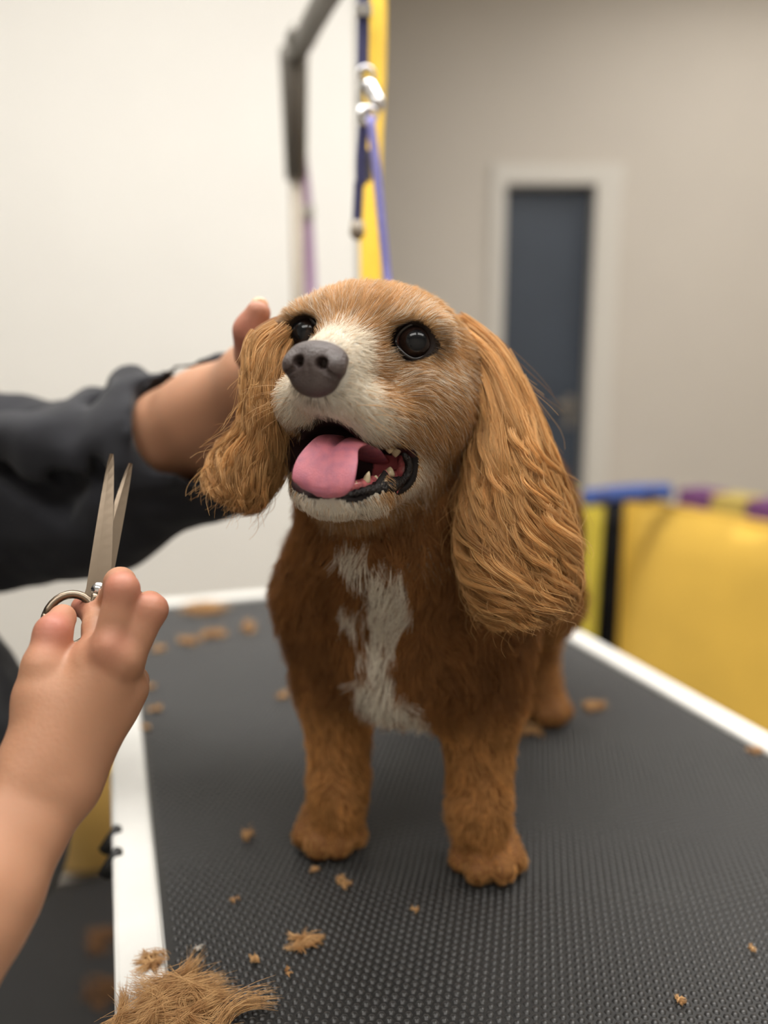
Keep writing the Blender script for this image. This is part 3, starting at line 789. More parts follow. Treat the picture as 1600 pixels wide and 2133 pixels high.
bcol = np.tile(C_BROWN * 0.62, (len(bv), 1))
# join head and body into the one skin mesh
hq2 = hq[keep]
V = np.concatenate([HV, bv]); Q = np.concatenate([hq2, bq + len(HV)])
used = np.zeros(len(V), bool); used[Q.ravel()] = True
remap = np.cumsum(used) - 1
colV = np.concatenate([head_skin(hv), bcol])
pymesh('body', V[used], remap[Q], M['dog_skin'], dog, col=colV[used])

# ---- eyes
def eye_material():
    m = bpy.data.materials.new('dog eye'); m.use_nodes = True
    nt = m.node_tree; N = nt.nodes; L = nt.links; b = N['Principled BSDF']
    at = N.new('ShaderNodeAttribute'); at.attribute_name = 'iris'
    rp = N.new('ShaderNodeValToRGB'); e = rp.color_ramp.elements
    e[0].position = 0.0; e[0].color = (0.004, 0.005, 0.007, 1); e[1].position = 1.0; e[1].color = (*lin(190, 140, 130), 1)
    for p, c in ((0.36, (0.005, 0.006, 0.008)), (0.44, lin(36, 25, 21)), (0.66, lin(28, 19, 16)), (0.72, (0.008, 0.006, 0.006)), (0.80, lin(60, 36, 32))):
        x = e.new(p); x.color = (*c, 1)
    nz = N.new('ShaderNodeTexNoise'); nz.inputs['Scale'].default_value = 500
    L.new(at.outputs['Fac'], rp.inputs['Fac']); L.new(rp.outputs['Color'], b.inputs['Base Color'])
    b.inputs['Roughness'].default_value = 0.25; b.inputs['Specular IOR Level'].default_value = 0.05; b.inputs['Coat Weight'].default_value = 0.8; b.inputs['Coat IOR'].default_value = 1.4; b.inputs['Coat Roughness'].default_value = 0.015
    return m
M['eye'] = eye_material()
for k, c in enumerate(EYES):
    s_ = 1 if k == 0 else -1
    look = unit(np.array([0.28 * s_ - 0.05, 1.0, 0.06]))
    bm = bmesh.new(); bmesh.ops.create_uvsphere(bm, u_segments=48, v_segments=32, radius=1.0)
    me = bpy.data.meshes.new('eyeball'); bm.to_mesh(me); bm.free()
    co = np.zeros(len(me.vertices) * 3, np.float32); me.vertices.foreach_get('co', co); co = co.reshape(-1, 3)
    angl = np.arccos(np.clip(co @ look, -1, 1))
    rad = ER * (1 + 0.055 * np.exp(-(angl / 0.62) ** 4))
    P = HW(c + co * rad[:, None])
    me.vertices.foreach_set('co', P.astype(np.float32).ravel())
    a = me.attributes.new('iris', 'FLOAT', 'POINT'); a.data.foreach_set('value', np.clip(angl / 1.15, 0, 1).astype(np.float32))
    eo = link('eyeball', me, M['eye'], dog)
    # lids: an almond ring of dark skin lying on the eyeball
    ax_u = np.array([0, 0, 1.0]); ax_r = unit(np.cross(look, ax_u)); ax_u = np.cross(ax_r, look)
    th = np.linspace(0, 2 * math.pi, 49)[:-1]
    hz = 0.98; up = np.where(np.sin(th) > 0, 0.84, 0.78)
    ah = hz * np.cos(th) * (1 + 0.06 * np.cos(2 * th)); av = up * np.sin(th) * (1 - 0.12 * np.cos(th) ** 4)
    dirs = unit(look[None] + np.tan(np.clip(ah, -1.1, 1.1))[:, None] * ax_r + np.tan(av)[:, None] * ax_u)
    Vl = []
    prof_l = [(0.97, 0.0), (1.05, -0.02), (1.10, 0.05), (1.12, 0.18), (1.07, 0.30), (0.97, 0.40), (0.85, 0.48)]
    for (rr, off) in prof_l:
        d2 = unit(dirs + off * unit(dirs - look[None] * (dirs @ look)[:, None]))
        Vl.append(c + d2 * ER * rr * 1.0)
    Vl = np.array(Vl).reshape(-1, 3); n_ = len(th)
    Fl = [(i * n_ + j, i * n_ + (j + 1) % n_, (i + 1) * n_ + (j + 1) % n_, (i + 1) * n_ + j) for i in range(len(prof_l) - 1) for j in range(n_)]
    pymesh('eyelid', HW(Vl), np.array(Fl), M['lid'], eo)

# ---- nose
nf = Field((-2.6, 4.6, -6), (2.6, 9.2, 0), 0.06)
NC = np.array([0.16, 6.5, -2.85])
nf.ell(NC + (0, 0, 0.40), (1.72, 1.0, 1.0), 0.3)
nf.ell(NC + (0, 0.12, -0.5), (1.42, 0.85, 1.15), 0.5)
for s_ in (-1, 1): nf.ell(NC + (1.06 * s_, 0.38, -0.02), (0.74, 0.66, 0.74), 0.22)
nf.ell(NC + (0, 0.5, 0.12), (0.62, 0.62, 0.9), 0.3)
for s_ in (-1, 1):
    nf.cap(NC + (0.68 * s_, 1.2, 0.06), NC + (0.60 * s_, 0.42, 0.16), 0.36, 0.24, 0.12, cut=True)
    nf.cap(NC + (0.72 * s_, 1.1, -0.2), NC + (1.5 * s_, 0.6, -0.62), 0.17, 0.13, 0.12, cut=True)
nf.cap(NC + (0, 1.2, -0.15), NC + (0, 0.85, -1.75), 0.10, 0.12, 0.10, cut=True)
V, Q = nf.mesh()
pymesh('nose', HW(V), Q, M['nose'], dog)

# ---- tongue
tpath = spline([(0.9, -1.2, -7.2), (0.9, 1.0, -6.6), (0.85, 2.8, -6.45), (0.85, 4.4, -6.95), (0.92, 5.45, -7.85), (0.98, 6.0, -8.85), (0.98, 5.95, -9.4), (0.96, 5.85, -9.7)], 48)
tw_ = spline([(1.6,), (1.6,), (1.5,), (1.45,), (1.75,), (1.78,), (1.35,), (0.6,)], 48)[:, 0]
tt_ = np.gradient(tpath, axis=0); tt_ = unit(tt_)
sd = np.array([1.0, 0.05, -0.06]); sd = sd[None] - tt_ * (tt_ @ sd)[:, None]; sd = unit(sd); un = np.cross(sd, tt_)
nS = 40
a_ = np.arange(nS) * 2 * math.pi / nS
Vt = []
for i in range(48):
    for a in a_:
        x = np.sign(math.cos(a)) * abs(math.cos(a)) ** 0.8; z = math.sin(a)
        thick = 0.28 if i < 40 else 0.28 * (1 - (i - 40) / 12)
        g = (-0.24 if i < 36 else -0.12) * math.exp(-(x / 0.10) ** 2) if z > 0 else 0
        edge = 0.10 * abs(x) ** 2.5 * math.sin(math.pi * min(max((i - 10) / 24, 0), 1)) - 0.25 * abs(x) ** 2 * max(0, (i - 30) / 18)
        Vt.append(tpath[i] + sd[i] * x * tw_[i] + un[i] * (thick * z + g + edge))
Ft = [(i * nS + j, i * nS + (j + 1) % nS, (i + 1) * nS + (j + 1) % nS, (i + 1) * nS + j) for i in range(47) for j in range(nS)]
Ft.append(tuple(range(nS))[::-1]); Ft.append(tuple(47 * nS + j for j in range(nS)))
pymesh('tongue', HW(np.array(Vt)), np.array(Ft, dtype=object), M['tongue'], dog)

# ---- lips: dark folded rims along the lower jaw, gums and teeth
def arc(pts, n): return spline(pts, n)
def on_jaw(pts, off):
    """move a guide line onto the rim of the lower jaw where jaw and mouth opening meet"""
    P = np.array(pts, float)
    for _ in range(40):
        md_ = mouth_d(P); g = hf.grad(P)
        P = P - g * (hf.val(P)[:, None] - off) * 0.4
    return P
lipL = spline([(3.95, 0.45, -8.3), (3.7, 1.4, -8.6), (3.3, 2.7, -8.9), (2.75, 4.0, -9.15), (1.95, 5.05, -9.5), (0.95, 5.4, -9.65), (0.1, 4.95, -9.5), (-0.6, 3.9, -9.15), (-1.4, 2.4, -8.9), (-2.9, 0.8, -8.4)], 90)
q_ = np.arange(90)
wob = 1 + 0.16 * np.sin(q_ * 1.7) * (q_ < 45) + 0.10 * np.sin(q_ * 3.9)
wob *= 0.42 + 0.70 * np.exp(-((q_ - 15) / 12.0) ** 2)
tube('lower_lip', HW(lipL), 0.0040 * wob, M['lip'], dog, 12)
lipU = spline([(4.15, 0.3, -6.85), (3.6, 1.7, -6.35), (2.9, 3.2, -6.1), (1.9, 4.6, -5.85), (0.9, 5.3, -5.65), (0.1, 5.55, -5.35), (-0.7, 5.3, -5.65), (-1.7, 4.6, -5.85), (-2.6, 3.2, -6.1), (-3.3, 1.4, -6.45)], 70)
lipU = lipU[:30] + np.array([-0.1, -0.6, 0.25])
tube('upper_lip', HW(lipU), 0.0016, M['lip'], dog, 10)
tube('lip_corner', HW(spline([(3.85, 0.75, -6.75), (4.1, 0.3, -7.2), (4.15, 0.25, -7.8), (3.95, 0.5, -8.35)], 18)), np.array([0.001, 0.0015, 0.0019, 0.0022] + [0.0024] * 10 + [0.0024, 0.0022, 0.002, 0.0018]), M['lip'], dog, 10)
gum = spline([(3.2, -0.6, -8.1), (2.9, 1.0, -8.5), (2.6, 2.5, -8.7), (2.2, 3.8, -9.0), (1.4, 4.6, -9.25), (0.6, 4.6, -9.25), (-0.2, 3.8, -9.0), (-1.0, 2.4, -8.7)], 40)
gumo = tube('gum', HW(gum), 0.0042, M['gum'], dog, 10)
tube('gum', HW(spline([(3.5, -0.9, -7.0), (3.75, -0.3, -7.6), (3.5, -0.5, -8.3)], 14)), 0.0045, M['gum'], dog, 10)
def tooth(p, h_, r_, lean=(0, 0, 1)):
    ln = unit(np.array(lean, float)); p = np.array(p, float)
    ts = np.array([0, 0.3, 0.6, 0.85, 1.0]); rs = r_ * np.array([1, 1.05, 0.8, 0.45, 0.1])
    bow = np.array([0, -0.1, 0]) * h_
    P = [p + ln * h_ * t_ + bow * t_ * t_ for t_ in ts]
    tube('tooth', HW(np.array(P)), rs / 100, M['tooth'], gumo, 8)
tooth((2.55, 3.3, -8.75), 0.75, 0.22, (0.2, 0.15, 1))
tooth((2.8, 2.3, -8.5), 0.3, 0.18); tooth((2.95, 1.5, -8.4), 0.38, 0.24); tooth((3.1, 0.6, -8.2), 0.6, 0.32)
tooth((1.95, 4.45, -9.0), 0.32, 0.13); tooth((2.25, 4.1, -8.95), 0.3, 0.13)
for x_, y_, h_, r_ in ((3.0, 0.9, 0.8, 0.42), (3.15, 0.1, 0.95, 0.46)):
    tooth((x_, y_, -6.05), h_, r_, (0.05, 0.0, -1))

# ---- coat
def hair_object(name, P, rad, col, m, parent, kind='stuff'):
    """P (n, k, 3) strand points, rad (n, k), col (n, 3)"""
    n_, k_ = P.shape[:2]
    cu = bpy.data.hair_curves.new(name)
    cu.add_curves([k_] * n_)
    cu.attributes['position'].data.foreach_set('vector', P.astype(np.float32).ravel())
    ra = cu.attributes.get('radius') or cu.attributes.new('radius', 'FLOAT', 'POINT')
    ra.data.foreach_set('value', rad.astype(np.float32).ravel())
    a = cu.attributes.new('coat', 'FLOAT_COLOR', 'CURVE')
    a.data.foreach_set('color', np.concatenate([col, np.ones((n_, 1))], 1).astype(np.float32).ravel())
    cu.materials.append(m)
    o = bpy.data.objects.new(name, cu); COL.objects.link(o)
    o.parent = parent; o.matrix_parent_inverse = Matrix.Translation(-Vector(parent_world(parent)))
    if kind: o['kind'] = kind
    return o
def clump(P, root, n_c, amount, k_pts):
    """pull strand tips together in n_c tufts"""
    n_ = len(root)
    ci = rng.choice(n_, n_c, replace=False)
    kd = kdtree.KDTree(n_c)
    for i, c in enumerate(ci): kd.insert(root[c], i)
    kd.balance()
    near = np.array([kd.find(r)[1] for r in root])
    tgt = P[ci[near]]
    w = (np.linspace(0, 1, k_pts) ** 1.3)[None, :, None] * amount
    return P * (1 - w) + (tgt + (P[:, :1] - tgt[:, :1]) * 0.25) * w
def strands(root, nrm, flow, length, lift, k_pts, seed, frizz=0.12, droop=0.0):
    """lift: 0 lies flat along flow .. 1 stands up"""
    fl = unit(flow - nrm * np.sum(flow * nrm, -1, keepdims=True) * 1.0)
    d0 = unit(nrm * lift[:, None] + fl * (1.0 - 0.5 * lift)[:, None])
    d1 = unit(nrm * (lift * 0.15)[:, None] + fl)
    t = np.linspace(0, 1, k_pts)[None, :, None]
    P = root[:, None] + length[:, None, None] * (d0[:, None] * (t - 0.5 * t * t) + d1[:, None] * (0.5 * t * t))
    P[:, :, 2] -= droop * length[:, None] * (np.linspace(0, 1, k_pts)[None] ** 2)
    jit = rng.normal(0, 1, (len(root), 1, 3)) * length[:, None, None] * frizz
    P += jit * t ** 1.5
    return P
def taper(n_, k_, r, tip=0.25):
    return np.broadcast_to(r * np.linspace(1, tip, k_)[None], (n_, k_)) * rng.uniform(0.75, 1.25, (n_, 1))

# face and skull
NF = 105000
hp = sample(hv, hq2, NF)
hn = hf.grad(hp)
ed = eye_d(hp); md = mouth_d(hp)
nosed = np.sqrt((((hp - (NC + (0, -0.05, 0))) / np.array([1.74, 1.15, 1.55])) ** 2).sum(1))
lipd = np.min(np.linalg.norm(hp[:, None, :].astype(np.float32) - lipL[None, :90:3].astype(np.float32), axis=2), 1)
ok = (lipd > 0.36) & (ed > 1.56) & (md > 0.33) & (nosed > 1.0) & (hp[:, 2] > -14)
ok &= ~((hp[:, 1] < -9.5) & (hp[:, 2] < -9))
dens = np.where(hp[:, 1] < -6, 0.55, 1.0)
ok &= rng.random(NF) < dens
hp, hn, ed, md = hp[ok], hn[ok], ed[ok], md[ok]
x, y, z = hp.T
flow = unit(hp - np.array([0.1, 8.6, -3.0]))
flow[:, 2] -= 0.55 * sstep(-1.5, -6.0, z) * sstep(4.5, 1.0, y) + 0.35 * sstep(3.5, 5.5, y) * (z < -4.5) + 0.35 * (np.abs(x) > 4.6)
flow[:, 0] += 0.25 * np.sign(x) * sstep(2.0, 4.5, np.abs(x))
ne = np.array([EYES[0] if q > 0 else EYES[1] for q in x])
flow += unit(hp - ne) * (1.4 * np.exp(-((ed - 1.4) / 0.9) ** 2))[:, None]
flow += 0.30 * pn3(hp, 0.55, 2.0) + 0.18 * pn3(hp, 1.6, 5.0)
L_ = 0.45 + 0.55 * sstep(5.5, 1.0, y) + 0.35 * sstep(0, -4, y)
L_ *= 0.55 + 0.45 * sstep(1.6, 2.6, ed)
L_ += 0.45 * sstep(-10.5, -12.5, z)
L_ *= np.where(md < 0.9, 0.75, 1.0) * rng.uniform(0.7, 1.25, len(x))
lift = 0.22 + 0.16 * sstep(-6, -11, z) + 0.12 * rng.random(len(x)) + 0.1 * sstep(4, 6, y)
kp = 6
HPs = strands(hp, hn, flow, L_, lift, kp, 1, 0.10)
HPs = clump(HPs, hp, len(hp) // 9, 0.40, kp)
n1 = pn(hp, 0.9, 1.0); n2 = pn(hp, 2.4, 7.0)
# how white: blaze along the bridge, muzzle, chin, streak behind the mouth corner
bw = 0.75 + 1.5 * sstep(0.0, 4.0, y)
blaze = sstep(-0.6, 1.4, y) * (1 - sstep(bw * 0.75, bw * 1.25, np.abs(x - 0.1))) * sstep(-4.2, -2.6, z) * sstep(1.3, -0.4, z + 0.5 * n1)
muz = sstep(2.2, 4.6, y + 0.9 * (n1 - 0.5) * 2) * (z > -7.2) * 0.92
flew = sstep(0.6, 3.2, y) * sstep(-4.2, -5.4, z) * (z > -7.2) * 0.75
chin = sstep(-9.2, -9.9, z) * sstep(-12.8, -11.2, z) * sstep(0.5, 3.0, y) * 0.85
jawst = np.exp(-((np.abs(x) - 4.6) / 1.5) ** 2) * np.exp(-((y + 0.2) / 1.6) ** 2) * sstep(-5.6, -7.0, z) * sstep(-11.5, -9.8, z) * 0.75
under = np.exp(-((ed - 3.0) / 1.0) ** 2) * (z < -0.8) * 0.34
brow = np.exp(-((ed - 2.3) / 0.5) ** 2) * (z > 0.3) * 0.30
pw = np.clip(np.max([blaze, muz, flew, chin, jawst, under, brow], 0) + 0.10, 0, 0.97)
r_ = rng.random(len(x))
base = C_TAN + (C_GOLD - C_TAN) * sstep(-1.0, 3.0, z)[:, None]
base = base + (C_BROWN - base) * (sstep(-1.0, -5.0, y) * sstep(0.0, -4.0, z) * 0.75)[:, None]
base = base * (0.80 + 0.40 * n2)[:, None] * rng.uniform(0.8, 1.15, (len(x), 1))
wht = C_CREAM * rng.uniform(0.82, 1.0, (len(x), 1))
greyish = sstep(5.2, 6.4, y) * (z < -4.4)
wht = wht + (C_GREY * 0.9 - wht) * (greyish * 0.7)[:, None]
mixw = (r_ < pw)
hc = np.where(mixw[:, None], base + (wht - base) * rng.uniform(0.75, 1.0, (len(x), 1)), base)
# dark hair round the eyes and next to the lips
drk = np.clip(np.exp(-((ed - 1.5) / 0.36) ** 2), 0, 1)
drk = np.maximum(drk, 0.85 * np.exp(-((ed - 1.7) / 0.45) ** 2) * (np.abs(x) < 2.5) * (z < 0.9))
drk = np.maximum(drk, 0.8 * (rng.random(len(x)) < 0.35) * np.exp(-((nosed[ok] - 1.0) / 0.18) ** 2) * (z < -3.6))
drk = np.maximum(drk, 0.75 * (rng.random(len(x)) < 0.5) * (md < 0.55) * (y > 1))
hc = hc + (C_DARK - hc) * drk[:, None]
hair_object('face_coat', HW(HPs.reshape(-1, 3)).reshape(HPs.shape), taper(len(hp), kp, 0.000125, 0.2), hc, M['coat'], dog)
# whiskers
wk = []
for s_ in (-1, 1):
    for i in range(11):
        p = np.array([s_ * rng.uniform(1.9, 2.8), rng.uniform(3.0, 5.4), rng.uniform(-5.2, -3.6)])
        d = unit(np.array([s_ * 1.0, -0.15, rng.uniform(-0.45, 0.25)])); l_ = rng.uniform(2.0, 4.2)
        t = np.linspace(0, 1, 8)[:, None]
        wk.append(p + d * l_ * t + np.array([0, -0.9, -0.7]) * t * t * l_ * 0.25)
wk = np.array(wk)
hair_object('whiskers', HW(wk.reshape(-1, 3)).reshape(wk.shape), taper(len(wk), 8, 0.00014, 0.3), np.tile(lin(205, 165, 120), (len(wk), 1)), M['coat'], dog)

# body
NB = 150000
bp = sample(bv, bq, NB)
bn = bf.grad(bp)
rel = bp - np.array([0, 0, TT])
hd = HLd(bp)
ok = (rel[:, 2] > 0.004)
ok &= ~((np.abs(hd[:, 0]) < 6) & (hd[:, 2] > -9.5) & (hd[:, 1] > -9))
# nothing on the ear sheets here (they carry their own locks)
def near_ear(P):
    d = np.full(len(P), 9.0)
    for E_ in (EAR_L, EAR_R):
        tt, ss = np.meshgrid(np.linspace(0.06, 0.86, 16), np.linspace(-0.7, 0.7, 6), indexing='ij')
        q = ear_pt(E_, tt.ravel(), ss.ravel()); q = q + unit(q - CAM) * 0.010
        for p in q: d = np.minimum(d, ((P - p) ** 2).sum(1))
    return np.sqrt(d)
ok &= near_ear(bp) > 0.0105
front = (rel[:, 1] < 0.66)
ok &= rng.random(NB) < np.where(front, 1.0, 0.4)
bp, bn, rel = bp[ok], bn[ok], rel[ok]
x, y, z = rel.T
leg = sstep(0.15, 0.11, z)
flow = np.stack([np.zeros(len(x)), 0.25 * np.ones(len(x)), -np.ones(len(x))], -1)
flow[:, 0] += 0.5 * (x - 0.02) / 0.09 * sstep(0.12, 0.2, z) * 0.6
paw = sstep(0.04, 0.018, z)
flow[:, 1] -= 0.9 * paw; flow[:, 2] += 0.4 * paw
flow += 0.75 * pn3(bp, 60, 4.0) + 0.5 * pn3(bp, 150, 9.0)
L_ = 0.016 + 0.004 * sstep(0.22, 0.16, z) * sstep(0.11, 0.14, z) * (np.abs(x - 0.02) < 0.05)
L_ = L_ * (1 - 0.42 * leg) * (1 - 0.6 * paw) * rng.uniform(0.65, 1.2, len(x))
lift = 0.42 + 0.25 * rng.random(len(x)) - 0.15 * paw
kp = 5
BP = strands(bp, bn, flow, L_, lift, kp, 2, 0.14)
BP = clump(BP, bp, len(bp) // 14, 0.5, kp)
BP[:, :, 2] = np.maximum(BP[:, :, 2], TT + 0.0015)
# white chest blaze as (height, middle, half width)
zz = np.array([0.10, 0.128, 0.140, 0.152, 0.168, 0.185, 0.205, 0.222, 0.240, 0.252, 0.262])
xm = np.array([0.030, 0.026, 0.012, 0.000, -0.008, -0.010, -0.004, 0.000, 0.000, 0.001, 0.002])
xw = np.array([0.000, 0.010, 0.019, 0.021, 0.014, 0.014, 0.020, 0.021, 0.015, 0.011, 0.002])
wob = (pn(bp, 70, 3.0) - 0.5) * 0.022 + (pn(bp, 180, 6.0) - 0.5) * 0.012
xw_ = np.interp(z, zz, xw, 0, 0)
isw = (np.abs(x - np.interp(z, zz, xm) + wob * 0.6) < xw_ + wob * 0.7) & (y < 0.60) & (xw_ > 0.001)
isw |= (((x + 0.020 + wob * 0.6) / 0.010) ** 2 + ((z - 0.264 + wob * 0.5) / 0.013) ** 2 < 1) & (y < 0.58)
n1 = pn(bp, 45, 1.0); n2 = pn(bp, 120, 2.0)
bc = C_BROWN + (C_LEG - C_BROWN) * (0.12 + 0.85 * leg)[:, None]
bc = bc + (C_DEEP - bc) * (0.45 * n1 * (1 - leg))[:, None]
bc = bc * (0.75 + 0.5 * n2)[:, None] * rng.uniform(0.8, 1.15, (len(x), 1))
bc = np.where(isw[:, None], C_CREAM * rng.uniform(0.8, 1.0, (len(x), 1)), bc)
hair_object('body_coat', BP, taper(len(bp), kp, 0.0002, 0.3), bc, M['coat'], dog)

# ears: locks that follow the sheet, wave and gather towards their tips
def ear_coat(name, E_, n_lock, per, tlen, wave, seed, gold, curl=0.0, side=1):
    r = np.random.default_rng(seed)
    k_ = 18
    t0 = r.random(n_lock) ** 0.8 * 0.82 - 0.01
    s0 = r.uniform(-1, 1, n_lock) * 0.96
    ln = tlen * r.uniform(0.65, 1.2, n_lock) * (0.75 + 0.35 * t0)
    t1 = np.minimum(t0 + ln, 1.0 - 0.10 * r.random(n_lock) ** 2 - 0.03 * np.abs(s0))
    s1 = np.clip(s0 * 1.0 + r.normal(0, 0.20, n_lock), -1.04, 1.04)
    w = np.linspace(0, 1, k_)
    tk = t0[:, None] + (t1 - t0)[:, None] * w[None]
    ph = r.uniform(0, 6.28, n_lock)[:, None]; fr = r.uniform(0.7, 1.5, n_lock)[:, None]
    amp = wave * r.uniform(0.3, 1.5, n_lock)[:, None] * (0.12 + sstep(0.15, 0.75, tk))
    sk = s0[:, None] + (s1 - s0)[:, None] * w[None] + amp * np.sin(ph + fr * 6.28 * w[None]) * w[None] ** 0.6 - amp * np.sin(ph) * 0
    sk = np.clip(sk, -1.08, 1.08)
    Gd = ear_pt(E_, np.clip(tk, 0, 1.0).ravel(), sk.ravel()).reshape(n_lock, k_, 3)
    view = unit(Gd - CAM)
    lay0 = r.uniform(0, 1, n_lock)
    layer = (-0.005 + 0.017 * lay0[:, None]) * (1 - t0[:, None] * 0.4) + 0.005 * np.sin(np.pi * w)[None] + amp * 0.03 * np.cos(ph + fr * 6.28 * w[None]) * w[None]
    Gd = Gd - view * layer[:, :, None]
    # hairs of every lock
    T = unit(np.gradient(Gd, axis=1)); side_v = unit(np.cross(T, view)); nv = np.cross(side_v, T)
    rad = r.uniform(0.0018, 0.0050, n_lock)
    a = r.uniform(0, 6.28, (n_lock, per)); q = np.sqrt(r.random((n_lock, per)))
    prof = (1.0 - 0.80 * w ** 1.2)
    off = (np.cos(a) * q)[:, :, None, None] * side_v[:, None] + 0.6 * (np.sin(a) * q)[:, :, None, None] * nv[:, None]
    P = Gd[:, None] + off * (rad[:, None, None] * prof[None, None])[:, :, :, None]
    ph2 = r.uniform(0, 6.28, (n_lock, per))[:, :, None]
    P = P + (side_v[:, None] * (0.0007 * np.sin(ph2 + 9 * w)[..., None] * w[None, None, :, None]))
    # strands of unequal length
    cutl = r.uniform(0.72, 1.0, (n_lock, per))
    wi = cutl[:, :, None] * w[None, None] * (k_ - 1); i0 = np.clip(wi.astype(int), 0, k_ - 2); f = (wi - i0)[..., None]
    P = np.take_along_axis(P, i0[..., None], 2) * (1 - f) + np.take_along_axis(P, i0[..., None] + 1, 2) * f
    stray = r.random((n_lock, per)) < 0.05
    P += (stray[:, :, None, None] * r.normal(0, 0.006, (n_lock, per, 1, 3))) * w[None, None, :, None] ** 1.5
    P = P.reshape(-1, k_, 3)
    c0 = gold[0] + (gold[1] - gold[0]) * np.clip(0.75 * lay0 + 0.5 * r.random(n_lock) - 0.12, 0, 1)[:, None]  # deeper locks darker: shade between the locks put into their colour
    c0 = c0 * r.uniform(0.85, 1.1, (n_lock, 1))
    c = np.repeat(c0, per, 0) * r.uniform(0.82, 1.18, (n_lock * per, 1))
    lt = r.random(n_lock * per) < 0.05
    c[lt] = c[lt] * 0.4 + lin(235, 200, 150) * 0.6
    hair_object(name, P, taper(len(P), k_, 0.00017, 0.35), c, M['coat'], dog)
GOLD = (lin(154, 102, 55), lin(243, 198, 136))
ear_coat('ear_coat', EAR_L, 900, 40, 0.42, 0.34, 21, GOLD)
ear_coat('ear_coat', EAR_R, 560, 40, 0.36, 0.18, 22, (lin(150, 102, 58), lin(232, 188, 130)))

# ================================================================== the groomer
per = empty('person', (-0.62, 0.66, 0), 'groomer in charcoal shirt and black trousers trimming the dog with bare forearms', 'person')
SKIN = lin(180, 133, 104); SKIN_RED = lin(178, 108, 94)
def skin_col(V, reds):
    c = np.tile(SKIN, (len(V), 1))
    for p, r_ in reds:
        w = np.exp(-(((V - p) ** 2).sum(1)) / r_ ** 2)[:, None] * 0.8
        c = c * (1 - w) + SKIN_RED * w
    n_ = pn(V, 60, 4.0)[:, None]
    return c * (0.94 + 0.12 * n_)
parts = []; reds = []
# right forearm and the hand that holds the scissors
def PW(*a): return [W(*q) for q in a]
wr = W(103, 1622, 0.418)
elb = wr + unit(W(-125, 1985, 0.365) - wr) * 0.24
rf = Field(np.minimum(wr, elb) - 0.06, np.maximum(W(330, 1180, 0.50), wr) + 0.05, 0.0016)
view_h = unit(W(180, 1450, 0.43) - CAM)
fdir = unit(wr - elb); sidev = unit(np.cross(fdir, view_h))
for s_ in (-1, 1):
    rf.cap(elb + sidev * 0.010 * s_, wr + (elb - wr) * 0.25 + sidev * 0.007 * s_, 0.034, 0.0215, 0.012)
    rf.cap(wr + (elb - wr) * 0.28 + sidev * 0.007 * s_, wr + sidev * 0.0085 * s_, 0.0205, 0.0162, 0.012)
kn = PW((192, 1376, .437), (227, 1352, .428), (260, 1378, .431), (270, 1436, .440))
for q, b_, r0, r1 in zip(kn, (-0.011, -0.004, 0.004, 0.010), (0.0155, 0.0155, 0.015, 0.014), (0.0112, 0.0112, 0.0106, 0.0098)):
    rf.cap(wr + sidev * b_ * -1.0 + (q - wr) * 0.03, q + view_h * 0.005, r0, r1, 0.012)
rf.cap(W(100, 1575, .425), W(86, 1455, .428), 0.0165, 0.0145, 0.014)                   # ball of the thumb
rf.cap(W(105, 1440, .434), W(190, 1400, .442), 0.0105, 0.011, 0.012)                   # web
rf.cap(W(130, 1520, .438), W(225, 1460, .446), 0.0145, 0.0135, 0.014)
def finger(P, R, k=0.004):
    for i in range(len(P) - 1): rf.cap(P[i], P[i + 1], R[i], R[i + 1], k)
finger(PW((196, 1378, .438), (206, 1312, .458), (196, 1270, .474), (172, 1264, .482)), (0.0098, 0.0084, 0.0078, 0.0068), 0.005)      # index
finger(PW((230, 1352, .429), (255, 1228, .431), (250, 1214, .447), (228, 1250, .470)), (0.0104, 0.0086, 0.0082, 0.0070), 0.004)     # middle
finger(PW((260, 1378, .432), (316, 1270, .437), (311, 1262, .455), (286, 1292, .475)), (0.0098, 0.0083, 0.0078, 0.0068), 0.004)     # ring
finger(PW((270, 1436, .441), (280, 1418, .462), (274, 1400, .480), (256, 1390, .486)), (0.0090, 0.0076, 0.0070, 0.0062), 0.004)     # little
finger(PW((86, 1470, .427), (90, 1388, .430), (110, 1318, .438), (130, 1286, .450)), (0.0132, 0.0102, 0.0090, 0.0076), 0.006)       # thumb
for q in kn[:3]: rf.ell(q - view_h * 0.006, (0.0065, 0.0065, 0.0065), 0.008)
V, Q = rf.mesh(); parts.append((V, Q))
reds += [(W(112, 1300, .432), 0.014), (W(250, 1215, .43), 0.012), (W(320, 1262, .44), 0.012), (W(175, 1262, .475), 0.012), (W(235, 1345, .425), 0.01)]
